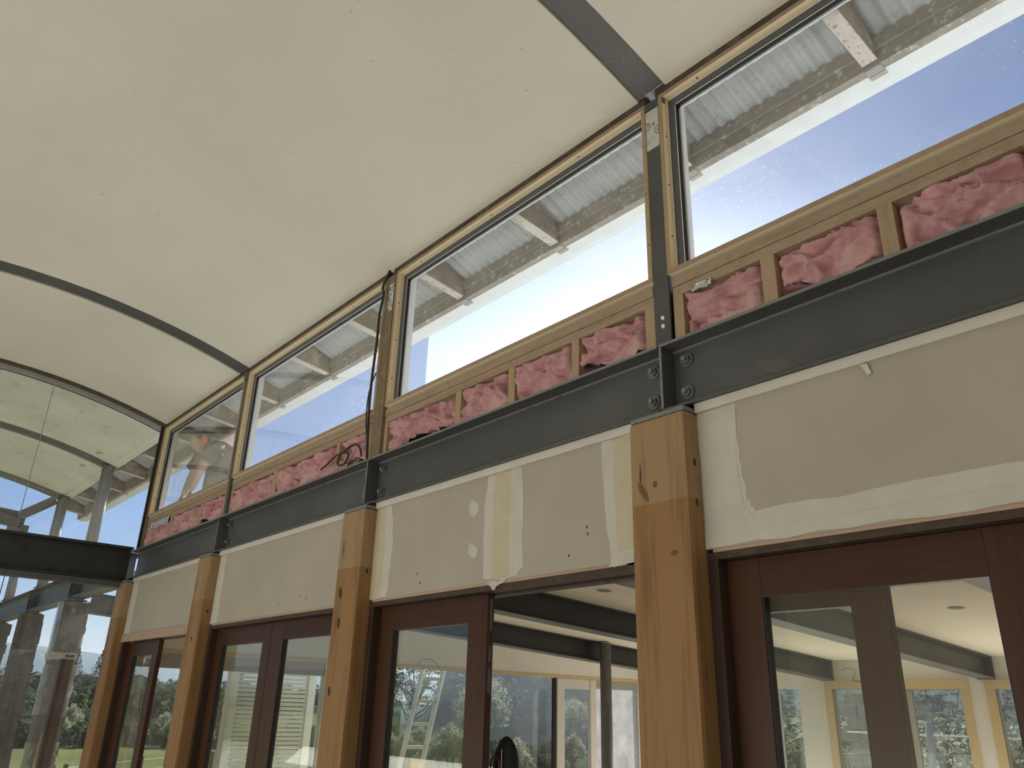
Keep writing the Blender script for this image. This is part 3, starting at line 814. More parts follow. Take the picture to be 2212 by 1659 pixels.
def doorframe(n, x0, x1, label, head='cedar_frame_x'):
    d = thing(f'door_{n}', ((x0 + x1) / 2, 0, 0), label, kind='structure')
    pbox('head_jamb', x0, x1, -0.054, 0.10, 2.075, 2.1, head, d, 0.002)
    pbox('head_stop', x0, x1, 0.0425, 0.10, 2.066, 2.074, 'cedar_frame_x', d)
    pbox('side_jamb', x0, x0 + 0.045, -0.054, 0.0, 0, 2.075, 'cedar_frame_z', d, 0.002)
    pbox('side_jamb', x1 - 0.03, x1, -0.054, 0.0, 0, 2.075, 'cedar_frame_z', d, 0.002)
    return d
d4 = doorframe(4, -1.752, 1.2, 'wide sliding door opening right of the big post')
leaf(d4, -1.715, -0.70, 0.0, 0.04, 2.073, 0.140, 0.138)
leaf(d4, -2.15, -1.165, 0.048, 0.088, 2.045, 0.115, 0.155, 'dusty_glass')
leaf(d4, -0.66, 0.5, 0.048, 0.088, 2.06, 0.13, 0.13)
d3 = doorframe(3, -4.10, -2.03, 'door opening left of the big post with one leaf slid aside')
l3 = leaf(d3, -4.065, -3.085, 0.0, 0.04, 2.073, 0.150, 0.132, 'dusty_glass')
pl = build('lock_plate', MB().box(-3.0845, -3.0835, 0.011, 0.031, 1.62, 2.05), 'aluminium_grey', l3)
build('lock_slot', MB().box(-3.0834, -3.0828, 0.015, 0.027, 1.83, 1.90).box(-3.0834, -3.0828, 0.015, 0.027, 1.73, 1.76), 'rubber_black', l3)
d2 = doorframe(2, -6.495, -4.365, 'closed pair of glazed doors between the second and third posts')
leaf(d2, -6.45, -5.478, 0.0, 0.04, 2.073, 0.125, 0.125, 'dusty_glass')
leaf(d2, -5.472, -4.40, 0.0, 0.04, 2.073, 0.19, 0.122, 'dusty_glass')
d1 = doorframe(1, -8.735, -6.75, 'farthest door opening with a narrow leaf beside the corner post', 'pinkish_pine_x')
leaf(d1, -8.70, -7.80, 0.0, 0.04, 2.06, 0.21, 0.13, 'dusty_glass', 0.15)

# ================================================================== END GLASS WALL
XG = -8.955
w5 = thing('window_5', (XG, -1.9, 0), 'tall end wall of glass left of the clerestory', kind='structure')
def arcpane(ya, yb, zb):
    n = 12; vs = []; fs = []
    for i in range(n + 1):
        y = ya + (yb - ya) * i / n
        vs += [(XG - 0.004, y, zb), (XG + 0.004, y, zb), (XG + 0.004, y, vault(y) - 0.012), (XG - 0.004, y, vault(y) - 0.012)]
    fs = [(0, 1, 2, 3), (4 * n + 3, 4 * n + 2, 4 * n + 1, 4 * n)]
    for i in range(n):
        a = 4 * i
        for k in range(4): fs.append((a + k, a + 4 + k, a + 4 + (k + 1) % 4, a + (k + 1) % 4))
    return MB().add(vs, fs)
build('glass_pane', arcpane(-0.03, -1.172, 3.0), 'corner_glass', w5)
build('glass_pane', arcpane(-1.178, YB, 3.0), 'corner_glass', w5)
build('pane_joint', MB().box(XG - 0.006, XG + 0.006, -1.178, -1.172, 3.0, vault(-1.175) - 0.01), 'pipe_galvanised', w5)
pbox('glass_pane', XG - 0.004, XG + 0.004, -1.162, -0.10, 0.05, 2.60, 'corner_glass', w5)
pbox('glass_pane', XG - 0.004, XG + 0.004, YB, -1.168, 0.05, 2.60, 'corner_glass', w5)
pbox('pane_joint', XG - 0.006, XG + 0.006, -1.168, -1.162, 0.05, 2.60, 'rubber_black', w5)
pbox('edge_frame', XG - 0.02, XG + 0.02, -0.145, -0.10, 0.0, 2.62, 'old_timber', w5)
t = thing('steel_beam', (-8.9, -1.9, 2.63), 'dark steel cross beam carrying the upper end glass', 'steel beam')
ibeam(t, (-8.93, -0.092, 2.83), (-8.93, YB - 0.1, 2.83), 0.34, 0.15, mat='steel_dark')
pbox('lower_channel', -8.98, -8.865, YB - 0.1, -0.10, 2.60, 2.655, 'steel_paint', t)
pbox('top_strip', -8.965, -8.86, YB - 0.1, -0.092, 3.001, 3.012, 'dark_batten', t)

# ================================================================== OUTSIDE THE END GLASS
for x, l, z1 in ((-11.12, 'round galvanised steel column nearest beyond the end glass', 4.37), (-13.42, 'round steel column at the open roof edge', 4.35), (-15.8, 'farthest round steel column at the left', 3.65)):
    t = thing('steel_column', (x, 0, 3.0), l, 'column')
    build('pipe', MB().tube([(x, 0, 3.0), (x, 0, z1)], 0.073, 20), 'pipe_galvanised', t, smooth=True)
    build('base_plate', MB().box(x - 0.09, x + 0.09, -0.09, 0.09, 3.0, 3.012), 'pipe_steel', t)
    build('cap_plate', MB().box(x - 0.08, x + 0.08, -0.08, 0.08, z1 - 0.01, z1), 'pipe_steel', t)
for a, b, l in ((-11.3, -9.05, 'steel beam length outdoors next to the end glass'), (-13.66, -11.31, 'middle steel beam length outdoors on the grey posts'), (-17.0, -13.67, 'farthest steel beam length outdoors')):
    t = thing('steel_beam', ((a + b) / 2, 0, 2.684), l, 'steel beam', 'steel beams along the clerestory wall')
    ibeam(t, (a, 0, ZB), (b, 0, ZB), 0.301, 0.18, mat='pipe_steel')
    pbox('stiffener_plate', a, a + 0.012, -0.088, -0.006, 2.698, 2.971, 'steel_paint', t)
    pbox('stiffener_plate', a + 0.22, a + 0.232, -0.088, -0.006, 2.698, 2.971, 'steel_paint', t)
t = thing('steel_beam', (-11.0, 1.5, 2.40), 'short steel beam running outward from the nearest grey post', 'steel beam')
ibeam(t, (-10.95, 0.10, 2.62), (-10.95, 3.2, 2.44), 0.24, 0.16, mat='pipe_steel')
def greypost(x0, x1, label, wrapped=False):
    t = thing('grey_post', ((x0 + x1) / 2, 0, -1.2), label, 'post', 'weathered posts outdoors')
    build('post_body', MB().box(x0, x1, -0.148, 0.118, -1.2, 2.645), 'concrete_post', t, bevel=0.012)
    pbox('cap_plate', x0 + 0.02, x1 - 0.02, -0.12, 0.09, 2.646, 2.66, 'steel_edge', t)
    pbox('packer', x0 + 0.05, x1 - 0.05, -0.06, 0.06, 2.66, 2.684, 'steel_paint', t)
    # a ragged batten edge stands proud of the far side
    e = MB(); z = 2.64
    while z > -1.0:
        h = random.uniform(0.05, 0.16); e.box(x0 + 0.05, x1 - 0.01, 0.119, 0.119 + random.uniform(0.004, 0.03), z - h, z); z -= h
    build('ragged_bark', e, 'concrete_post', t)
    if wrapped:
        for za, zb in ((1.95, 2.63), (1.35, 1.90), (0.4, 1.05)):
            vs = []; fs = []; nu, nv = 40, 10
            ring = [(x0, -0.15), (x1, -0.15), (x1, 0.12), (x0, 0.12)]
            for j in range(nv + 1):
                z = za + (zb - za) * j / nv
                for i in range(nu):
                    s = i / nu * 4; k = int(s); f = s - k
                    p, q = ring[k], ring[(k + 1) % 4]
                    x = p[0] + (q[0] - p[0]) * f; y = p[1] + (q[1] - p[1]) * f
                    r = 0.008 + 0.010 * noise.noise(Vector((x * 14, y * 14, z * 12)))
                    if j == 0: r += 0.035 * max(0, noise.noise(Vector((x * 9, y * 9, za))))
                    cx, cy = (x0 + x1) / 2, -0.015
                    L = math.hypot(x - cx, y - cy)
                    vs.append((x + (x - cx) / L * r * 1.6, y + (y - cy) / L * r * 1.6, z + 0.02 * noise.noise(Vector((x * 7, y * 7, j)))))
            for j in range(nv):
                for i in range(nu): fs.append((j * nu + i, j * nu + (i + 1) % nu, (j + 1) * nu + (i + 1) % nu, (j + 1) * nu + i))
            build('plastic_wrap', MB().add(vs, fs), 'plastic_film', t, smooth=True, fix=False)
greypost(-11.36, -11.04, 'grey weathered post nearest beyond the end glass, wrapped in clear plastic film', True)
greypost(-13.74, -13.42, 'bare grey weathered post in the middle beyond the end glass')
greypost(-16.1, -15.78, 'farthest grey weathered post at the left picture edge')
t = thing('steel_bracket', (-13.42, -0.6, 3.9), 'broken steel rafter with a slanted knee brace hanging at the open roof edge', 'steel bracket')
ibeam(t, (-13.46, -3.2, 4.12), (-13.46, -0.42, 3.93), 0.22, 0.12, mat='pipe_steel')
build('knee_brace', MB().bar((-13.46, -0.52, 3.98), (-13.46, -0.10, 4.30), (0, 0, 1), 0.10, 0.13), 'pipe_steel', t)
build('ragged_end', MB().box(-13.52, -13.40, -0.62, -0.36, 3.74, 3.86).box(-13.5, -13.42, -0.56, -0.5, 3.66, 3.75), 'pipe_steel', t)
t = thing('timber_stud', (-9.3, -0.38, 0), 'brown timber stud with a white capping standing just outside the end glass', 'timber')  # solid timber added to stand for a reflection in the end glass
pbox('stud_body', -9.36, -9.26, -0.445, -0.335, 0.0, 1.90, 'cedar_z', t, 0.004)
pbox('white_capping', -9.37, -9.25, -0.58, -0.31, 1.902, 1.955, 'trim_white', t, 0.004)
build('socket', MB().box(-9.2495, -9.246, -0.42, -0.34, 1.915, 1.942), 'aluminium_grey', t)
gp = build('glass_sheet', MB().box(-9.50, -9.494, -1.5, -0.30, 0.0, 1.98), 'corner_glass', loc=(-9.5, -0.9, 0)); tag(gp, 'loose glass sheet standing upright outside the end wall', 'glass sheet')  # added pane, its top edge stands for a mirrored line
yl = build('plank', MB().bar((-10.4, -0.22, -1.12), (-10.25, -0.20, 1.2), (1, 0, 0), 0.10, 0.03), 'yellow_plastic', loc=(-10.4, -0.2, -1.12)); tag(yl, 'yellow straightedge leaning upright outside the end glass', 'straightedge')
for (x, y, l) in ((-10.81, -0.19, 'right one of the two recessed downlights in the outdoor ceiling'), (-11.6, -0.19, 'left one of the two recessed downlights in the outdoor ceiling')):
    z = vault(y)
    t = thing('downlight', (x, y, z), l, 'downlight', 'recessed downlights')
    build('rim', MB().tube([(x, y, z - 0.006), (x, y, z - 0.001)], 0.055, 20), 'galv', t, smooth=False)
    build('lamp_glass', MB().tube([(x, y, z - 0.009), (x, y, z - 0.006)], 0.035, 16), 'white_item', t)

# ================================================================== EAVE OUTSIDE THE CLERESTORY
er = thing('eave_roof', (-6, 0.3, 4.5), 'corrugated iron eave outside the clerestory windows', 'roof')
def zi(y): return 4.615 - 0.38 * y
x = -14.6; k = 0
while x < 1.3:
    vs = []; fs = []; n = 11 * 8; per = 0.076
    rows = [-0.02, 0.16, 0.34, 0.50, 0.62]
    for y in rows:
        for i in range(n + 1):
            xx = x + i * per / 8
            vs.append((xx, y, zi(y) + 0.0105 * math.sin(2 * PI * i / 8) + (0.0025 if k % 2 else 0)))
    for j in range(len(rows) - 1):
        for i in range(n):
            a = j * (n + 1) + i
            fs.append((a, a + 1, a + n + 2, a + n + 1))
    build('corrugated_sheet', MB().add(vs, fs), 'corrugated_iron', er, smooth=True, fix=False)
    x += 10 * per; k += 1
sl_ = MB()
x = -14.5
while x < 1.2:                                            # short pale dashes across the ribs
    for yy in (0.27,):
        sl_.bar((x - 0.024, yy, zi(yy) - 0.0135), (x + 0.020, yy, zi(yy) - 0.0135), (0, 0.38, 1), 0.010, 0.004)
    x += 0.076
o = build('rib_clips', sl_, 'bead_white', er); o['kind'] = 'stuff'
RX = [-1.05, -2.07, -3.11, -4.09, -5.08, -6.06, -7.09, -8.1, -9.1, -10.1, -11.1, -12.1, -13.1, -14.2, 0.0]
for rx in RX:
    w_ = 0.052
    ri = 0.125
    p = [(ri, 4.36 - 0.133 * (ri + 0.02) + 0.006), (0.47, 4.301), (0.47, zi(0.47) - 0.014), (ri, zi(ri) - 0.014)]
    build('pale_underside', MB().prism([(ri, 4.36 - 0.133 * (ri + 0.02)), (0.47, 4.295), (0.47, 4.301), (ri, 4.36 - 0.133 * (ri + 0.02) + 0.006)], 'x', rx - w_ if False else rx - 0.056, rx + 0.014), 'rafter_pale', er)
    build('rafter', MB().prism(p, 'x', rx - w_, rx + w_ * 0.2), 'rafter_timber', er, bevel=0.003)
    build('rafter_bracket', MB().box(rx - 0.058, rx + 0.016, 0.488, 0.534, 4.276, 4.281).box(rx - 0.058, rx + 0.016, 0.5345, 0.56, 4.272, 4.276), 'frame_grey', er)
pbox('edge_beam', -14.6, 1.3, 0.486, 0.53, 4.282, 4.42, 'rough_timber', er, 0.002)
pbox('edge_batten', -14.6, 1.3, 0.470, 0.4855, 4.36, 4.425, 'rough_timber', er, 0.002)
gt = thing('gutter', (-6, 0.6, 4.28), 'pale painted gutter along the eave edge', 'gutter')
build('trough', MB().prism([(0.532, 4.40), (0.532, 4.282), (0.605, 4.275), (0.615, 4.282), (0.66, 4.282), (0.672, 4.30), (0.672, 4.39), (0.666, 4.39), (0.664, 4.305), (0.61, 4.29), (0.54, 4.29), (0.54, 4.40)], 'x', -14.7, 1.3), 'gutter_paint', gt)

# roof of the next room, and the worker on it
def zr(y): return 2.97 - 0.06 * y
r2 = MB().prism([(0.11, zr(0.11) - 0.10), (8.6, zr(8.6) - 0.10), (8.6, zr(8.6)), (0.11, zr(0.11))], 'x', -9.3, 3.2)
tag(build('roof', r2, 'roof_metal'), 'low sloping roof of the next room outside the clerestory', kind='structure')

def person():
    P = thing('person', (-8.42, 0.6, 2.93), 'worker in brown t-shirt, orange earmuffs and black hat bending down outside the farthest clerestory window', 'person')
    me = bpy.data.meshes.new('body')
    # he stands on the low roof, facing the wall and bent over towards the sill
    J = {'hip': (-8.42, 0.70, 3.80, 0.150, 0.125), 'waist': (-8.42, 0.63, 3.93, 0.140, 0.120), 'chest': (-8.42, 0.50, 4.02, 0.150, 0.120), 'up': (-8.42, 0.41, 4.05, 0.115, 0.10),
         'neck': (-8.42, 0.31, 4.085, 0.058, 0.06), 'sl': (-8.25, 0.315, 4.015, 0.070, 0.070), 'el': (-8.24, 0.232, 3.80, 0.048, 0.048), 'wl': (-8.27, 0.178, 3.555, 0.031, 0.031),
         'sr': (-8.59, 0.34, 4.015, 0.068, 0.068), 'er': (-8.60, 0.27, 3.80, 0.045, 0.045), 'wr': (-8.53, 0.19, 3.56, 0.030, 0.030),
         'hl': (-8.32, 0.68, 3.72, 0.105, 0.105), 'kl': (-8.31, 0.46, 3.38, 0.066, 0.066), 'al': (-8.32, 0.70, 3.02, 0.042, 0.042), 'tl': (-8.32, 0.55, 2.975, 0.035, 0.028),
         'hr': (-8.52, 0.68, 3.72, 0.105, 0.105), 'kr': (-8.53, 0.46, 3.38, 0.066, 0.066), 'ar': (-8.52, 0.70, 3.02, 0.042, 0.042), 'tr': (-8.52, 0.55, 2.975, 0.035, 0.028)}
    E_ = [('hip', 'waist'), ('waist', 'chest'), ('chest', 'up'), ('up', 'neck'), ('up', 'sl'), ('sl', 'el'), ('el', 'wl'), ('up', 'sr'), ('sr', 'er'), ('er', 'wr'), ('hip', 'hl'), ('hl', 'kl'), ('kl', 'al'), ('al', 'tl'), ('hip', 'hr'), ('hr', 'kr'), ('kr', 'ar'), ('ar', 'tr')]
    L = WL[P.name]
    def skin(name, keys, mat, grow=1.0, parent=P, levels=2):
        idx = {k: i for i, k in enumerate(keys)}
        m = bpy.data.meshes.new(name)
        m.from_pydata([Vector(J[k][:3]) - L for k in keys], [(idx[a], idx[b]) for a, b in E_ if a in idx and b in idx], [])
        o = bpy.data.objects.new(name, m); C.objects.link(o)
        sk = o.modifiers.new('skin', 'SKIN'); sk.use_smooth_shade = True
        for k, i in idx.items():
            m.skin_vertices[0].data[i].radius = (J[k][3] * grow, J[k][4] * grow)
        m.skin_vertices[0].data[0].use_root = True
        sb = o.modifiers.new('sub', 'SUBSURF'); sb.levels = levels; sb.render_levels = levels
        m.materials.append(MATS[mat])
        dg = bpy.context.evaluated_depsgraph_get()
        ev = bpy.data.meshes.new_from_object(o.evaluated_get(dg))
        bpy.data.objects.remove(o)
        ev.name = name
        if not ev.materials: ev.materials.append(MATS[mat])
        o = bpy.data.objects.new(name, ev); C.objects.link(o); o.parent = parent; WL[o.name] = L
        return o
    b = skin('body', ['hip', 'waist', 'chest', 'up', 'neck', 'sl', 'el', 'wl', 'sr', 'er', 'wr', 'hl', 'kl', 'al', 'tl', 'hr', 'kr', 'ar', 'tr'], 'skin')
    # clothing over the same figure
    for sx in (1, -1):
        xs = lambda d: -8.42 + sx * d
        build('sleeve', MB().tube([(xs(0.10), 0.40, 4.07), (xs(0.165), 0.325, 4.02), (xs(0.177), 0.285, 3.93), (xs(0.178), 0.262, 3.875)], [0.095, 0.090, 0.076, 0.072], 14), 'shirt', P, smooth=True)
    skin('trousers', ['hip', 'hl', 'kl', 'al', 'hr', 'kr', 'ar'], 'trousers', 1.16)
    def rings(name, R, mat, nn=28, wob=0.008):
        vs = []; fs = []
        for j, (ya, yb, rx, z) in enumerate(R):
            for i in range(nn):
                a = 2 * PI * i / nn
                w_ = 1 + wob * 6 * noise.noise(Vector((math.cos(a) * 2, math.sin(a) * 2, z * 6)))
                vs.append((-8.42 + rx * math.cos(a) * w_, (ya + yb) / 2 + (yb - ya) / 2 * math.sin(a) * w_, z + 0.014 * noise.noise(Vector((a, z * 3, 1.0)))))
        for j in range(len(R) - 1):
            for i in range(nn): fs.append((j * nn + i, j * nn + (i + 1) % nn, (j + 1) * nn + (i + 1) % nn, (j + 1) * nn + i))
        fs.append(tuple(range(nn - 1, -1, -1))); fs.append(tuple(range((len(R) - 1) * nn, len(R) * nn)))
        return build(name, MB().add(vs, fs), mat, P, smooth=True)
    rings('t_shirt', [(0.36, 0.71, 0.175, 3.80), (0.345, 0.74, 0.19, 3.86), (0.335, 0.76, 0.195, 3.93), (0.325, 0.75, 0.195, 4.0), (0.315, 0.70, 0.185, 4.06), (0.32, 0.65, 0.16, 4.11), (0.335, 0.59, 0.125, 4.15), (0.37, 0.52, 0.08, 4.178), (0.41, 0.46, 0.03, 4.188)], 'shirt')
    rings('trouser_seat', [(0.40, 0.72, 0.165, 3.50), (0.35, 0.76, 0.185, 3.62), (0.345, 0.77, 0.188, 3.74), (0.355, 0.74, 0.182, 3.82)], 'trousers', wob=0.004)
    rings('belt', [(0.352, 0.735, 0.188, 3.79), (0.352, 0.735, 0.188, 3.82)], 'hat_black', wob=0.0)
    rings('shirt_panel', [(0.60, 0.775, 0.17, 3.97), (0.56, 0.757, 0.165, 4.03), (0.53, 0.70, 0.14, 4.085), (0.49, 0.635, 0.11, 4.13), (0.45, 0.56, 0.07, 4.168)], 'pink_panel', wob=0.003)
    for zz, yy in ((4.06, 0.43), (4.01, 0.44)): build('paint_spot', MB().ball((-8.245 - 0.004, yy, zz), (0.006, 0.012, 0.016), 8, 6), 'white_item', P)
    # head: skull, jaw, nose, ears, eyes
    hc = Vector((-8.41, 0.228, 4.135))
    M_ = Matrix.Rotation(math.radians(90), 3, 'Z') @ Matrix.Rotation(math.radians(-24), 3, 'Y')   # facing the wall, looking down
    def hp(p): return hc + M_ @ Vector(p)
    m = MB(); h0 = MB().ball((0, 0, 0), (0.100, 0.078, 0.105), 18, 12)
    vs = []
    for v in h0.v:
        v = Vector(v)
        if v.z < -0.01 and v.x < 0: v.x *= 1.0 - 0.12 * min(1, -v.z / 0.1); v.z *= 1.16; v.y *= 1 - 0.25 * min(1, -v.z / 0.1)
        vs.append(hp(v))
    m.add(vs, h0.f)
    hd = build('head', m, 'skin', P, smooth=True)
    build('nose', MB().add([hp(v) for v in ((-0.094, -0.012, 0.012), (-0.094, 0.012, 0.012), (-0.122, 0, -0.022), (-0.092, -0.018, -0.03), (-0.092, 0.018, -0.03))], [(0, 1, 2), (0, 2, 3), (1, 4, 2), (3, 2, 4)]), 'skin', hd)
    for s in (-1, 1):
        build('eye', MB().ball(hp((-0.086, s * 0.032, 0.014)), 0.011, 8, 6), 'white_item', hd, smooth=True)
        build('ear', MB().ball(hp((0.0, s * 0.078, -0.01)), (0.022, 0.012, 0.03), 8, 6), 'skin', hd, smooth=True)
    build('mouth', MB().bar(hp((-0.086, -0.022, -0.062)), hp((-0.086, 0.022, -0.062)), (0, 0, 1), 0.008, 0.008), 'pink_panel', hd)
    hm = MB(); hb = MB().ball((0.012, 0, 0.012), (0.098, 0.084, 0.100), 16, 10)
    hm.add([hp(v) for v in hb.v], [f for f in hb.f if sum(hb.v[i][2] for i in f) / len(f) > -0.01 + 0.6 * max(0, -sum(hb.v[i][0] for i in f) / len(f))])
    build('hair', hm, 'hair', P, smooth=True)
    mu = MB()
    for s in (-1, 1):
        c = hp((0.0, s * 0.098, -0.005))
        mb = MB().ball((0, 0, 0), (0.056, 0.034, 0.068), 14, 10)
        build('earmuff', MB().add([c + Vector(v) for v in mb.v], mb.f), 'earmuff_orange', P, smooth=True)
    band = [hp((0.0, 0.100 * math.cos(a), 0.02 + 0.105 * math.sin(a))) for a in [PI * k / 12 for k in range(13)]]
    build('earmuff_band', MB().tube(band, 0.008, 6), 'rubber_black', P)
    # hat: level flat brim with a ragged crown
    hz = 4.222
    br = MB(); pts = [(-8.41 + 0.135 * math.cos(a), 0.262 + 0.150 * math.sin(a)) for a in [2 * PI * k / 26 for k in range(26)]]
    br.prism(pts, 'z', hz - 0.004, hz + 0.004)
    tilt = lambda v: (v[0], v[1], v[2] - 0.32 * ((v[0] + 8.41) * 0.95 - (v[1] - 0.26) * 0.31))
    br.v = [tilt(v) for v in br.v]
    h = build('hat', br, 'hat_black', P)
    cr = MB(); vs = []; fs = []; nn = 22
    for j, (rr, zz) in enumerate(((0.130, 0.004), (0.118, 0.022), (0.085, 0.038), (0.03, 0.042))):
        for i in range(nn):
            a = 2 * PI * i / nn
            jg = 0.018 * random.random() * (j > 0)
            vs.append((-8.41 + rr * 0.8 * math.cos(a), 0.27 + rr * 0.85 * math.sin(a), hz + zz + jg - 0.32 * ((rr * 0.8 * math.cos(a)) * 0.95 - (rr * 0.85 * math.sin(a)) * 0.31)))
    for j in range(3):
        for i in range(nn): fs.append((j * nn + i, j * nn + (i + 1) % nn, (j + 1) * nn + (i + 1) % nn, (j + 1) * nn + i))
    fs.append(tuple(range(3 * nn, 4 * nn)))
    build('crown', cr.add(vs, fs), 'hat_black', h, smooth=True)
    # gloved hands: palm, four fingers, thumb, closed on the flashing tool
    for s, wx, wy, wz in ((0, -8.235, 0.172, 3.555), (1, -8.495, 0.185, 3.56)):
        hm = MB().ball((wx - 0.035, wy, wz - 0.045), (0.042, 0.024, 0.05), 10, 8)
        hand = build('glove', hm, 'glove', P, smooth=True)
        for k in range(4):
            bx = wx - 0.075 + 0.019 * k; ln = (0.062, 0.072, 0.076, 0.066)[k]
            q = [(bx, wy, wz - 0.075), (bx - 0.012, wy - 0.006, wz - 0.075 - ln * 0.5), (bx - 0.006, wy - 0.022, wz - 0.075 - ln * 0.85), (bx, wy - 0.036, wz - 0.075 - ln)]
            build('finger', MB().tube(q, [0.0105, 0.010, 0.009, 0.0075], 8), 'glove', hand, smooth=True)
        q = [(wx + 0.004, wy - 0.004, wz - 0.03), (wx + 0.022, wy - 0.018, wz - 0.062), (wx + 0.018, wy - 0.034, wz - 0.092)]
        build('thumb', MB().tube(q, [0.012, 0.0115, 0.009], 8), 'glove', hand, smooth=True)
    for x_ in (-8.32, -8.52):
        build('boot', MB().ball((x_, 0.62, zr(0.62) + 0.045), (0.05, 0.15, 0.045), 12, 8), 'hat_black', P, smooth=True)
person()
hb = build('pry_bar', MB().tube([(-8.36, 0.13, 3.365), (-8.29, 0.135, 3.42), (-8.22, 0.14, 3.43)], 0.008, 8), 'rubber_black', loc=(-8.3, 0.14, 3.4)); tag(hb, 'short dark bar held by the worker against the outside sill', 'tool')

# ================================================================== NEXT ROOM
def zc(y): return 2.78 - 0.06 * y
tag(build('ceiling', MB().prism([(0.106, zc(0.106)), (8.2, zc(8.2)), (8.2, zc(8.2) + 0.02), (0.106, zc(0.106) + 0.02)], 'x', -9.0, 3.1), 'next_ceiling_paint'), 'plain cream sloping ceiling of the next room', kind='structure')
for xb, l in ((-3.85, 'grey ceiling beam seen through the right door glass, ending over the windows'), (-5.85, 'dark ceiling beam crossing the open door, nearer one'), (-7.85, 'dark ceiling beam crossing the open door, farther one above the round pipe'), (-1.85, 'ceiling beam of the next room behind the big post')):
    t = thing('ceiling_beam', (xb, 4, zc(4) - 0.25), l, 'steel beam', 'steel beams of the next room')
    ibeam(t, (xb, 0.12, zc(0.12) - 0.128), (xb, 8.19, zc(8.19) - 0.128), 0.25, 0.20, mat='steel_paint' if xb > -5 else 'steel_dark')  # the two farther beams get darker steel, unlit webs put into the colour
    for q in (0, 1): pbox('end_plate', xb - 0.1, xb + 0.1, 8.17 if q else 0.108, 8.185 if q else 0.119, zc(8.19 if q else 0.11) - 0.26, zc(8.19 if q else 0.11) - 0.01, 'steel_paint', t)
t = thing('pipe_post', (-7.66, 5.765, 0), 'round dark steel pipe post against the farther ceiling beam', 'column')
build('pipe', MB().tube([(-7.66, 5.765, 0.0), (-7.66, 5.765, zc(5.765) - 0.02)], 0.075, 20), 'pipe_steel', t, smooth=True)
build('base_plate', MB().box(-7.78, -7.54, 5.65, 5.88, 0, 0.012), 'pipe_steel', t)
for x, y, l in ((-5.14, 3.05, 'round dark downlight hole in the next room ceiling above the open door'), (-2.86, 5.07, 'round downlight hole in the ceiling seen through the right door glass')):
    z = zc(y)
    t = thing('downlight', (x, y, z), l, 'downlight', 'recessed downlights')
    build('rim', MB().tube([(x, y, z - 0.006), (x, y, z + 0.001)], 0.07, 20), 'frame_grey', t)
    build('lamp_glass', MB().tube([(x, y, z - 0.008), (x, y, z - 0.006)], 0.05, 16), 'aluminium_grey', t)

# end wall of the next room at x = -9
we = thing('wall_end', (-9.05, 4, 0), 'cream end wall of the next room with tall openings', kind='structure')
XE = -9.0
def wend(y0, y1, z0, z1, mat='white_plaster'): pbox('wall_panel', XE - 0.1, XE, y0, y1, z0, z1, mat, we)
wend(0.0, 8.3, 2.03, 2.80)
wend(2.35, 2.95, 0, 2.03)
wend(7.95, 8.3, 0, 2.03)
pbox('opening_trim', XE - 0.02, XE + 0.012, 0.1, 8.2, 2.005, 2.045, 'casing_x', we)
w6 = thing('window_6', (XE, 1.2, 0), 'glazed end opening seen through the paired doors', kind='structure')
pbox('head_frame', XE - 0.05, XE - 0.01, 0.1, 2.35, 1.86, 2.005, 'frame_grey', w6)
pbox('mullion', XE - 0.05, XE - 0.01, 0.95, 1.0, 0, 1.86, 'frame_grey', w6)
pbox('glass_pane', XE - 0.032, XE - 0.028, 0.1, 0.95, 0, 1.86, 'dusty_glass', w6)
pbox('glass_pane', XE - 0.032, XE - 0.028, 1.0, 2.35, 0, 1.86, 'dusty_glass', w6)
w7 = thing('window_7', (XE, 5, 0), 'wide end window behind the ladder with a white sliding sash', kind='structure')
pbox('glass_pane', XE - 0.032, XE - 0.028, 2.95, 6.10, 0, 2.005, 'clear_glass', w7)
pbox('black_edge', XE - 0.05, XE - 0.005, 6.10, 6.145, 0, 2.005, 'rubber_black', w7)
pbox('sash_stile', XE - 0.05, XE + 0.02, 6.15, 6.30, 0, 2.003, 'frame_white', w7, 0.004)
pbox('sash_head', XE - 0.05, XE + 0.01, 6.30, 6.84, 1.865, 2.003, 'frame_white', w7, 0.004)
pbox('glass_pane', XE - 0.032, XE - 0.028, 6.30, 6.84, 0, 1.865, 'dusty_glass', w7)
pbox('sash_stile', XE - 0.05, XE + 0.02, 6.845, 6.97, 0, 2.003, 'frame_white', w7, 0.004)
pbox('glass_pane', XE - 0.034, XE - 0.026, 6.97, 7.95, 0, 1.90, 'plastic_film', w7)  # milky pane, bright reflections put into its material
pbox('sash_head', XE - 0.05, XE + 0.01, 6.97, 7.95, 1.90, 2.003, 'frame_grey', w7, 0.004)

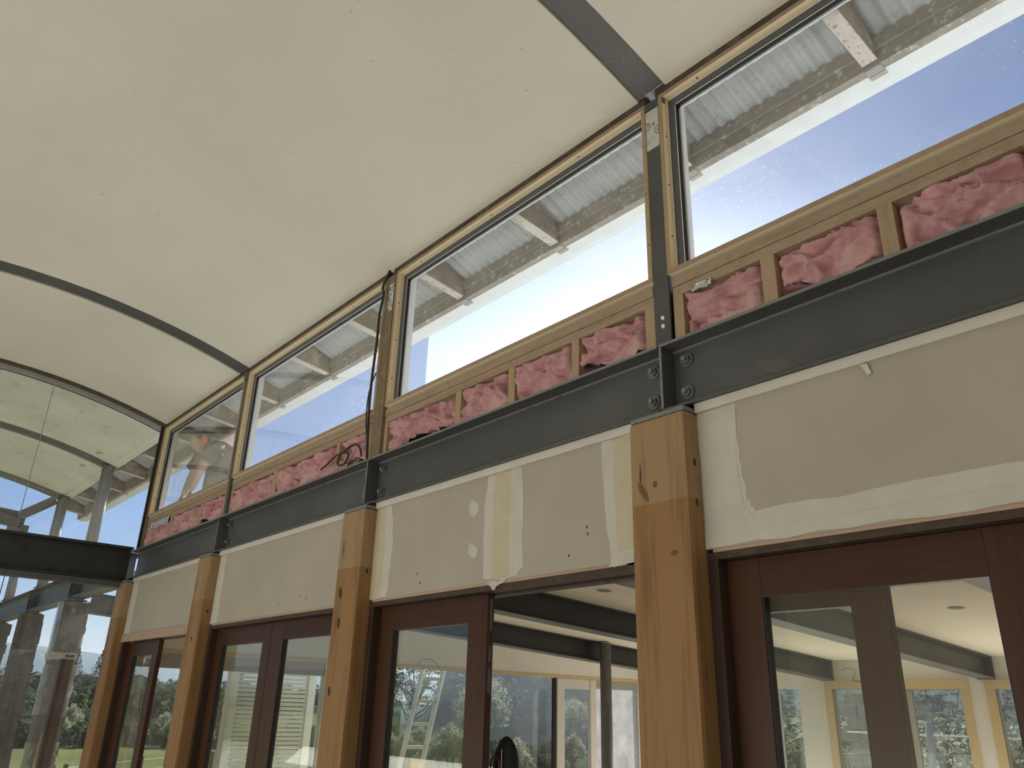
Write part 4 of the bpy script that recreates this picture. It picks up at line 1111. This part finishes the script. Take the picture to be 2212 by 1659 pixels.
# far wall of the next room at y = 8.2
wf = thing('wall_far', (-3, 8.25, 0), 'cream far wall of the next room with timber cased windows', kind='structure')
YF = 8.2
def wfar(x0, x1, z0, z1): pbox('wall_panel', x0, x1, YF, YF + 0.12, z0, z1, 'white_plaster', wf)
wfar(-9.0, 3.1, 2.01, 2.40)
for a, b in ((-9.0, -6.66), (-6.30, -5.88), (-4.09, -3.86), (-1.9, -0.6), (1.2, 3.1)): wfar(a, b, 0, 2.01)
wfar(-6.66, -6.30, 1.93, 2.01)
for a, b in ((-6.66, -6.30), (-5.88, -4.09), (-3.86, -1.9), (-0.6, 1.2)): wfar(a, b, 0, 0.55)
pbox('glass_pane', -6.66, -6.30, YF + 0.05, YF + 0.054, 0.55, 1.93, 'clear_glass', wf)
def fwin(n, x0, x1, mull, label):
    w = thing(f'window_{n}', ((x0 + x1) / 2, YF, 0.55), label, kind='structure')
    pbox('head_casing', x0 - 0.025, x1 + 0.025, YF - 0.02, YF - 0.0005, 1.925, 2.03, 'casing_x', w, 0.002)
    pbox('side_casing', x0 - 0.025, x0 + 0.075, YF - 0.02, YF - 0.0005, 0.5, 1.925, 'casing_z', w, 0.002)
    pbox('side_casing', x1 - 0.075, x1 + 0.025, YF - 0.02, YF - 0.0005, 0.5, 1.925, 'casing_z', w, 0.002)
    pbox('jamb_liner', x0, x0 + 0.02, YF, YF + 0.11, 0.55, 2.005, 'casing_z', w)
    pbox('jamb_liner', x1 - 0.02, x1, YF, YF + 0.11, 0.55, 2.005, 'casing_z', w)
    pbox('head_liner', x0 + 0.02, x1 - 0.02, YF, YF + 0.11, 1.985, 2.005, 'casing_x', w)
    for a, b in (((x0 + 0.02, mull), (mull, x1 - 0.02)) if mull else ((x0 + 0.02, x1 - 0.02),)):
        s = build('sash', MB().box(a, a + 0.06, YF + 0.06, YF + 0.10, 0.56, 1.985).box(b - 0.06, b, YF + 0.06, YF + 0.10, 0.56, 1.985).box(a + 0.06, b - 0.06, YF + 0.06, YF + 0.10, 1.92, 1.985).box(a + 0.06, b - 0.06, YF + 0.06, YF + 0.10, 0.56, 0.62), 'frame_grey', w)
        build('glass_pane', MB().box(a + 0.06, b - 0.06, YF + 0.078, YF + 0.082, 0.62, 1.92), 'dusty_glass', s)
fwin(8, -5.88, -4.09, -4.84, 'timber cased two sash window seen through the right door glass')
fwin(9, -3.86, -1.9, -2.9, 'second timber cased window at the right edge of the door glass')
fwin(10, -0.6, 1.2, None, 'third far window out of sight beyond the picture')

# loose wires on the far wall and beam
curl('wire', [(-5.62, 8.19, 2.16), (-5.55, 8.17, 2.185), (-5.46, 8.17, 2.17), (-5.44, 8.17, 2.11), (-5.48, 8.17, 2.04), (-5.38, 8.18, 2.0), (-5.33, 8.185, 1.93), (-5.38, 8.19, 1.90)], 0.004, 'pipe_steel', 'thin curled wire hanging over the cased far window', 'wire')
curl('wire', [(-4.62, 8.15, 2.33), (-4.48, 8.12, 2.36), (-4.36, 8.10, 2.32), (-4.22, 8.17, 2.24)], 0.006, 'old_timber', 'short bent wire sticking out above the grey ceiling beam', 'wire')
curl('wire', [(-3.98, 7.93, 2.29), (-3.97, 7.92, 2.22), (-3.962, 7.92, 2.16)], 0.012, 'cable_black', 'short black wire end hanging at the end of the grey ceiling beam', 'wire')
curl('wire', [(-9.0 + 0.03, 3.63, 2.05), (-8.96, 3.7, 2.12), (-8.95, 3.82, 2.13), (-8.955, 3.95, 2.07), (-8.98, 4.0, 2.04)], 0.004, 'pipe_steel', 'thin wire looped on the end wall above the ladder', 'wire')

# ladder outside the end window
lt = thing('ladder', (-9.6, 3.9, -1.1), 'aluminium ladder standing behind the glazed door leaf, rungs level', 'ladder')
for dy in (0, 0.345):
    build('rail', MB().bar((-10.15, 3.90 + dy - 0.07, -1.15), (-9.30, 4.03 + dy, 2.35), (0, 1, 0), 0.075, 0.034), 'aluminium', lt, bevel=0.003)
for k in range(12):
    f = 0.06 + k * 0.0815
    xx = -10.15 + 0.85 * f; yy = 3.83 + 0.20 * f; zz = -1.15 + 3.5 * f
    rg = build('rung', MB().box(xx - 0.02, xx + 0.02, yy + 0.012, yy + 0.34, zz - 0.022, zz + 0.012), 'rung_aluminium', lt)
    build('rung_tread', MB().box(xx - 0.022, xx + 0.022, yy + 0.018, yy + 0.335, zz + 0.0125, zz + 0.02), 'aluminium', rg)
for dy in (0.0, 0.345): build('pivot', MB().box(-9.80, -9.72, 3.90 + dy - 0.02, 3.90 + dy + 0.05, 0.30, 0.36), 'white_item', lt)
tb = thing('tub', (-9.42, 4.1, 0.78), 'yellow plastic tub hung at the foot of the visible ladder', 'tub')
build('tub_body', MB().prism([(3.99, 0.92), (4.005, 0.72), (4.13, 0.72), (4.145, 0.92), (4.13, 0.92), (4.118, 0.735), (4.017, 0.735), (4.005, 0.92)], 'x', -9.50, -9.38), 'yellow_plastic', tb, bevel=0.003)
build('tub_front', MB().box(-9.385, -9.375, 4.0, 4.135, 0.72, 0.90), 'yellow_plastic', tb)
build('tub_label', MB().box(-9.3745, -9.373, 4.03, 4.10, 0.80, 0.86), 'white_item', tb)

# black bag at the open leaf
bg_ = thing('bag', (-3.10, 0.17, 1.2), 'black bag with a red ringed badge hanging behind the edge of the slid door leaf', 'bag')
vs = []
b0 = MB().ball((-3.115, 0.17, 1.27), (0.075, 0.05, 0.165), 18, 14)
m = MB().add([(v[0] + 0.012 * noise.noise(Vector(v) * 14), v[1], v[2]) for v in b0.v], b0.f)
build('bag_body', m, 'bag_black', bg_, smooth=True)
ring = [(-3.135 + 0.032 * math.cos(a), 0.117, 1.31 + 0.036 * math.sin(a)) for a in [2 * PI * k / 20 for k in range(21)]]
build('badge_ring', MB().tube(ring, 0.004, 6), 'red_ring', bg_)
build('strap', MB().tube([(-3.10, 0.12, 1.22), (-3.085, 0.115, 1.30), (-3.09, 0.118, 1.38)], 0.003, 6), 'frame_grey', bg_)

# slatted screen and white posts outside the paired doors
sc_ = thing('slatted_screen', (-9.7, 2.0, 0), 'pale horizontal slat screen outside behind the paired doors', 'screen')
z = -0.4; proto = None
while z < 2.25:
    if proto is None:
        proto = build('slat', MB().box(-9.712, -9.69, 1.50, 2.50, z, z + 0.036), 'slat_timber', sc_); p0 = z
    else:
        c = proto.copy(); C.objects.link(c); c.location = (0, 0, z - p0)
    z += 0.048
pbox('end_post', -9.76, -9.66, 2.50, 2.60, -1.2, 2.3, 'white_item', sc_, 0.004)
pbox('back_post', -9.74, -9.713, 1.60, 1.66, -1.2, 2.3, 'old_timber', sc_)
wp = thing('white_post', (-9.45, 1.4, -1.2), 'single peeling white post outside the left leaf of the paired doors', 'post')
pbox('post_body', -9.52, -9.42, 1.38, 1.49, -1.2, 2.02, 'white_item', wp, 0.006)
pbox('post_cap', -9.54, -9.40, 1.36, 1.51, 2.02, 2.05, 'trim_white', wp)

# ================================================================== LANDSCAPE
def sst(a, b, x):
    t_ = np.clip((x - a) / (b - a), 0, 1); return t_ * t_ * (3 - 2 * t_)
def ground_h(x, y):
    r = np.hypot(x + 3, y - 3); az = np.degrees(np.arctan2(-x, y + 2.5))
    bank = 15.0 * sst(62, 125, r) * (1 - sst(50.5, 55, az)) + 2.0 * sst(65, 140, r) * sst(50, 55, az) * (1 - sst(60, 68, az))
    far = 5.0 * sst(120, 330, r) * sst(58, 68, az) + 2.0 * np.sin(x * 0.021) * np.cos(y * 0.017) * sst(100, 200, r)
    return -1.2 + bank + far
NA, NR = 260, 70
azs = np.radians(np.linspace(-180, 180, NA)); rs = np.concatenate([np.linspace(5, 150, 45), np.geomspace(156, 700, NR - 45)])
R_, A_ = np.meshgrid(rs, azs)
GX = -R_ * np.sin(A_) - 3; GY = R_ * np.cos(A_) + 3
GZ = ground_h(GX, GY)
vs = list(zip(GX.ravel(), GY.ravel(), GZ.ravel())); fs = []
for i in range(NA - 1):
    for j in range(NR - 1):
        a = i * NR + j; fs.append((a, a + 1, a + NR + 1, a + NR))
o = build('ground', MB().add(vs, fs), 'ground_cover', smooth=True)
o.data.materials.append(MATS['far_bush'])
for p_ in o.data.polygons:                              # rough bush on the bank and the upper slopes, paddock elsewhere
    c_ = p_.center
    r_ = math.hypot(c_.x, c_.y + 2.5); a_ = math.degrees(math.atan2(-c_.x, c_.y + 2.5))
    if (a_ < 59 and r_ > 30) or (r_ > 120 and noise.noise(Vector((c_.x * 0.012, c_.y * 0.012, 2.0))) > -0.12): p_.material_index = 1
tag(o, 'green paddock and rising grass slopes outside', kind='structure')
gb = build('ground', MB().box(-15, 9, -5.6, 13, -1.45, -1.12), 'gravel'); tag(gb, 'pale gravel around the building', kind='structure')  # unseen, added pale to bounce light onto the outdoor ceiling
# summer haze lying over the paddocks and the valley, thick enough to veil the ranges
def haze(label, density, a0, a1, r0, r1, z0, z1, n_):
    m = bpy.data.materials.new('haze'); m.use_nodes = True
    t = m.node_tree; t.nodes.clear()
    o_ = t.nodes.new('ShaderNodeOutputMaterial'); v = t.nodes.new('ShaderNodeVolumeScatter')
    v.inputs['Color'].default_value = (0.62, 0.80, 1.0, 1); v.inputs['Density'].default_value = density; v.inputs['Anisotropy'].default_value = 0.6
    t.links.new(v.outputs['Volume'], o_.inputs['Volume'])
    MATS['haze'] = m
    vs = []; fs = []
    for i in range(n_ + 1):
        a = math.radians(a0 + (a1 - a0) * i / n_)
        for r_, z_ in ((r0, -8), (r1, -8), (r1, z1), (r0, z0)): vs.append((-r_ * math.sin(a), -2.5 + r_ * math.cos(a), z_))
    for i in range(n_):
        for k in range(4): fs.append((4 * i + k, 4 * i + 4 + k, 4 * i + 4 + (k + 1) % 4, 4 * i + (k + 1) % 4))
    fs += [(0, 1, 2, 3), (4 * n_ + 3, 4 * n_ + 2, 4 * n_ + 1, 4 * n_)]
    tag(build('haze', MB().add(vs, fs), 'haze'), label, 'haze', kind='stuff')
haze('thin blue haze over the far valley and hills', 0.00032, 2, 118, 131, 3400, 90, 150, 22)
haze('pale blue haze between the building and the bushy bank', 0.0034, 8, 56.5, 40, 130, 30, 60, 10)
# distant ranges
def ridge(r, a0, a1, base, amp, seed, n=140, label=''):
    vs = []; fs = []
    for i in range(n + 1):
        a = math.radians(a0 + (a1 - a0) * i / n)
        h = base + amp * noise.fractal(Vector((i * 0.035 + seed, 0.3, 0)), 0.9, 2.1, 6)
        jag = 0.025 * base * noise.noise(Vector((i * 0.9, seed, 0)))
        for k, (dr, f) in enumerate(((0.72, 0.0), (0.82, 0.35), (0.92, 0.75), (1.0, 1.0), (1.25, 0.1))):
            vs.append((-r * dr * math.sin(a), r * dr * math.cos(a), -5 + (h + jag) * f + (base * 0.10 * noise.noise(Vector((i * 0.12, k * 1.7, seed))) if 0 < k < 3 else 0)))
    for i in range(n):
        for k in range(4): fs.append((i * 5 + k, i * 5 + k + 1, i * 5 + k + 6, i * 5 + k + 5))
    return tag(build('hills', MB().add(vs, fs), 'far_bush', smooth=True), label, kind='structure')
ridge(2600, 48, 120, 112, 26, 3.1, label='distant bush covered mountain range on the horizon')
ridge(900, 60, 125, 17, 9, 8.7, label='low wooded hills in front of the mountain range')
ridge(500, 10, 60, 8, 5, 5.2, label='wooded hill behind the near bush')

# trees: three kinds, each a trunk and a crown; copies share their meshes
def crown_mesh(kind, seed, H):
    r = np.random.default_rng(seed)
    if kind == 'bush': nC, per, ls = 84, 40, 0.17
    elif kind == 'gum': nC, per, ls = 40, 46, 0.17
    else: nC, per, ls = 60, 40, 0.24
    V = []; tips = []
    for c in range(nC):
        if kind == 'bush':
            u = r.normal(size=3); u /= np.linalg.norm(u); u[2] = abs(u[2]) * 1.1 - 0.25
            ctr = np.array([0, 0, H * 0.52]) + u * np.array([H * 0.36, H * 0.36, H * 0.44]) * (0.55 + 0.45 * r.random()); rad = H * (0.055 + 0.06 * r.random())
        elif kind == 'gum':
            a = r.random() * 2 * PI; q = r.random() ** 0.6; hh = H * (0.45 + 0.55 * r.random())
            ctr = np.array([math.cos(a) * q * H * 0.30, math.sin(a) * q * H * 0.30, hh]); rad = H * (0.035 + 0.05 * r.random())
        else:
            f = c / nC; a = c * 2.4; ctr = np.array([math.cos(a), math.sin(a), 0]) * H * 0.20 * (1.02 - f) + np.array([0, 0, H * (0.15 + 0.83 * f)]); rad = H * 0.085 * (1.1 - f)
        tips.append(ctr)
        d = r.normal(size=(per, 3)); d /= np.linalg.norm(d, axis=1)[:, None]
        if kind != 'conifer': d[:, 2] = d[:, 2] * 0.8 + 0.15
        p = ctr + d * rad * (0.6 + 0.4 * r.random((per, 1))) * (np.array([1.35, 1.35, 0.6]) if kind == 'gum' else 1)
        a1 = np.cross(d, r.normal(size=(per, 3))); a1 /= np.linalg.norm(a1, axis=1)[:, None]
        a2 = np.cross(d + 0.7 * r.normal(size=(per, 3)), a1); a2 /= np.linalg.norm(a2, axis=1)[:, None]
        s1 = ls * (0.5 + r.random((per, 1))); s2 = ls * (0.3 + 0.5 * r.random((per, 1)))
        V.append(np.stack([p - a1 * s1 * 0.5, p + a2 * s2 * 0.5, p + a1 * s1 * 0.5, p - a2 * s2 * 0.5], 1).reshape(-1, 3))
    V = np.concatenate(V); F = np.arange(len(V)).reshape(-1, 4)
    return V, F, tips
def tree_proto(kind, seed, H, mat, label, cat='tree'):
    t = thing({'bush': 'bushy_tree', 'gum': 'gum_tree', 'conifer': 'pine_tree'}[kind], (0, 0, 0), label, cat)
    V, F, tips = crown_mesh(kind, seed, H)
    m = MB(); m.v = [tuple(p) for p in V]; m.f = [tuple(int(i) for i in q) for q in F]
    build('crown', m, mat, t, fix=False)
    m = MB().tube([(0, 0, -0.3), (0.05 * H * 0.3, 0, H * 0.4), (0, 0.03 * H, H * (0.75 if kind != 'conifer' else 0.95))], [0.03 * H, 0.022 * H, 0.006 * H], 7)
    for tp in tips[::3 if kind == 'gum' else 6]:
        b0_ = (0, 0, min(H * 0.6, max(H * 0.2, tp[2] * 0.6)))
        m.tube([b0_, tuple((np.array(b0_) + tp) / 2 + np.array([0, 0, -0.05 * H])), tuple(tp)], [0.012 * H, 0.008 * H, 0.003 * H], 5)
    build('trunk', m, 'trunk', t, smooth=True)
    return t
def pol(az, r):
    a = math.radians(az); return (-r * math.sin(a), -2.5 + r * math.cos(a))
def place(az, r, dz=0.0):
    x, y = pol(az, r); return (x, y, float(ground_h(np.array(x), np.array(y))) + dz)
used = {}
protos = {}
KI = {'b1': ('bush', 11, 4.4, 'leaf_grey', 'grey green bushy tree'), 'b2': ('bush', 12, 3.6, 'leaf_mid', 'mid green bushy tree'), 'b3': ('bush', 13, 5.2, 'leaf_grey', 'tall silvery bushy tree'),
      'g1': ('gum', 21, 8.0, 'leaf_dark', 'tall thin gum tree'), 'g2': ('gum', 22, 7.0, 'leaf_dark', 'spreading gum tree'), 'p1': ('conifer', 31, 9.0, 'leaf_dark', 'dark pine tree'), 'p2': ('conifer', 32, 7.5, 'leaf_dark', 'dark narrow pine tree')}
GR = {'through': 'the doorway bank', 'ladder': 'the ground behind the ladder', 'left': 'the far paddock edge', 'right': 'the far window ground'}
PLANTED = {}
def tree(k, az, r, where, scale=1.0, dz=0.0, rot=0):
    kind, seed, H, mat, l = KI[k]
    L = place(az, r, dz)
    if k not in protos:
        t = tree_proto(kind, seed, H, mat, l); t.location = L; protos[k] = t
    else: t = copy_tree(protos[k], L)
    t.rotation_euler = (0, 0, rot); t.scale = (scale, scale, scale)
    PLANTED.setdefault((l, where), []).append((-az, t))
def label_trees():
    tens = ['', 'first', 'second', 'third', 'fourth', 'fifth', 'sixth', 'seventh', 'eighth', 'ninth', 'tenth', 'eleventh', 'twelfth', 'thirteenth', 'fourteenth', 'fifteenth', 'sixteenth', 'seventeenth', 'eighteenth', 'nineteenth', 'twentieth']
    for (l, where), ts in PLANTED.items():
        ts.sort(key=lambda q: q[0])
        for i, (_, t) in enumerate(ts):
            n_ = i + 1
            o_ = tens[n_] if n_ <= 20 else ('twenty-' + tens[n_ - 20] if n_ < 30 else 'one')
            t['label'] = f'{l} on {GR[where]}, {o_} from the left'
            t['group'] = f'{l}s on {GR[where]}'
R = random.Random(5)
for k in range(26): tree(R.choice(['b1', 'b3', 'b1', 'b2']), 44.5 + 7.5 * R.random(), 58 + 26 * R.random(), 'through', 0.75 + 0.4 * R.random(), -0.3, 6 * R.random())
for k in range(16): tree(R.choice(['b1', 'b2']), 43.5 + 8.5 * R.random(), 33 + 16 * R.random(), 'through', 0.36 + 0.2 * R.random(), -0.2, 6 * R.random())
for k in range(16): tree(R.choice(['p1', 'g1', 'p2']), 43 + 9.5 * R.random(), 96 + 18 * R.random(), 'through', 0.8 + 0.5 * R.random(), -0.3, 6 * R.random())
for k in range(9): tree(R.choice(['g1', 'g2']), 55.5 + 4 * R.random(), 56 + 14 * R.random(), 'ladder', 0.62 + 0.3 * R.random(), -0.3, 6 * R.random())
for k in range(12): tree(R.choice(['b1', 'b2']), 52 + 7 * R.random(), 40 + 16 * R.random(), 'ladder', 0.35 + 0.25 * R.random(), -0.2, 6 * R.random())
for k in range(6): tree(R.choice(['p1', 'g1']), 50.5 + 3 * R.random(), 80 + 14 * R.random(), 'ladder', 0.6 + 0.3 * R.random(), -0.3, 6 * R.random())
for k in range(30): tree(R.choice(['b2', 'b1', 'b2']), 61 + 24 * R.random(), 57 + 16 * R.random(), 'left', 0.42 + 0.22 * R.random(), -0.3, 6 * R.random())
for k in range(14): tree(R.choice(['p1', 'b2', 'g2']), 60 + 24 * R.random(), 170 + 120 * R.random(), 'left', 0.9 + 0.6 * R.random(), -0.4, 6 * R.random())
for k in range(20): tree(R.choice(['g2', 'g1', 'b1']), 17 + 17 * R.random(), 48 + 28 * R.random(), 'right', 0.48 + 0.22 * R.random(), -0.3, 6 * R.random())
label_trees()
# the massed bush on the bank and the slopes, beyond counting
def mass(name, pts, H, label, mat, seed, per=26, ls=0.9):
    r = np.random.default_rng(seed); V = []
    for (x, y, z) in pts:
        h = H * (0.6 + 0.8 * r.random())
        d = r.normal(size=(per, 3)); d[:, 2] = abs(d[:, 2]); d /= np.linalg.norm(d, axis=1)[:, None]
        p = np.array([x, y, z + h * 0.35]) + d * np.array([h * 0.34, h * 0.34, h * 0.6]) * (0.75 + 0.25 * r.random((per, 1)))
        a1 = np.cross(d, r.normal(size=(per, 3))); a1 /= np.linalg.norm(a1, axis=1)[:, None]
        a2 = np.cross(d, a1)
        s = ls * (0.5 + r.random((per, 1)))
        V.append(np.stack([p - a1 * s, p + a2 * s * 0.7, p + a1 * s, p - a2 * s * 0.7], 1).reshape(-1, 3))
    V = np.concatenate(V); m = MB(); m.v = [tuple(p) for p in V]; m.f = [tuple(int(i) for i in q) for q in np.arange(len(V)).reshape(-1, 4)]
    o = build(name, m, mat, fix=False)
    return tag(o, label, 'bush', kind='stuff')
pts = [place(35 + 18.3 * R.random(), 72 + 60 * R.random(), -0.5) for _ in range(520)]
mass('forest', pts, 5.0, 'dense dark forest covering the bank behind the near trees', 'leaf_dark', 1, 60, 0.45)
pts = [place(58 + 30 * R.random(), 120 + 200 * R.random(), -0.5) for _ in range(420)]
mass('scrub', pts, 4.5, 'scattered dark scrub over the far green slopes', 'leaf_mid', 2, 40, 0.6)
pts = [place(59 + 27 * R.random(), 57 + 9 * R.random(), -0.4) for _ in range(300)]
mass('hedge', pts, 1.5, 'thick low hedge closing the paddock', 'leaf_mid', 3, 110, 0.12)
pts = [place(12 + 26 * R.random(), 34 + 26 * R.random(), -0.4) for _ in range(260)]
mass('undergrowth', pts, 3.0, 'grey tangled undergrowth behind the far windows', 'leaf_grey', 4, 90, 0.14)

# farmhouse on the slope, paddock fence, wires and pipes outside the far windows
x, y, z = place(73.5, 230)
fh = thing('farmhouse', (x, y, z), 'small white farmhouse among trees on the far slope', 'house')
build('walls', MB().box(x - 7, x + 7, y - 4, y + 4, z - 0.5, z + 2.8), 'white_item', fh)
build('house_roof', MB().prism([(y - 5, z + 2.7), (y + 5, z + 2.7), (y, z + 4.8)], 'x', x - 7.6, x + 7.6), 'steel_edge', fh)
for k in (-4, 0, 4): build('house_window', MB().box(x + 7.0, x + 7.06, y + k * 0.6 - 0.5, y + k * 0.6 + 0.5, z + 0.9, z + 2.1), 'rubber_black', fh)
fn = thing('wire_fence', pol(68, 30) + (-1.2,), 'post and wire fence across the paddock', 'fence')
prev = None; wires = MB()
for k in range(14):
    x, y, z = place(60 + k * 2.0, 30 + 4 * math.sin(k * 0.5))
    build('fence_post', MB().box(x - 0.05, x + 0.05, y - 0.05, y + 0.05, z - 0.2, z + 1.05), 'old_timber', fn)
    if prev:
        for h in (0.35, 0.65, 0.95): wires.tube([(prev[0], prev[1], prev[2] + h), (x, y, z + h)], 0.006, 4)
    prev = (x, y, z)
build('fence_wire', wires, 'galv', fn)
pp = thing('pipe_rails', (-6.2, 10.5, -1.2), 'leaning grey pipe and white rails outside the cased far window', 'pipe')
build('leaning_pipe', MB().tube([(-6.25, 10.8, -1.2), (-5.75, 10.8, 1.0), (-5.72, 10.8, 1.55)], 0.05, 12), 'pipe_galvanised', pp, smooth=True)
build('upright_pipe', MB().tube([(-6.45, 11.0, -1.2), (-6.45, 11.0, 2.2)], 0.045, 12), 'pipe_galvanised', pp, smooth=True)
for zz in (1.36, 0.72, 0.62): build('white_rail', MB().tube([(-7.2, 11.1, zz), (-2.6, 11.1, zz)], 0.012, 8), 'bead_white', pp)
lw = thing('brick_wall', (-7.3, 12.2, -1.2), 'pale block wall outside the left sash of the cased far window', 'wall')
proto = None
for j in range(16):
    for i in range(3):
        bx = -7.95 + i * 0.40 + (0.2 if j % 2 else 0); bz = -1.2 + j * 0.20
        if proto is None:
            proto = build('block', MB().box(bx, bx + 0.39, 12.2, 12.35, bz, bz + 0.19), 'rough_timber', lw, bevel=0.008); q0 = (bx, bz)
        else:
            c = proto.copy(); C.objects.link(c); c.location = (bx - q0[0], random.uniform(-0.012, 0.012), bz - q0[1])
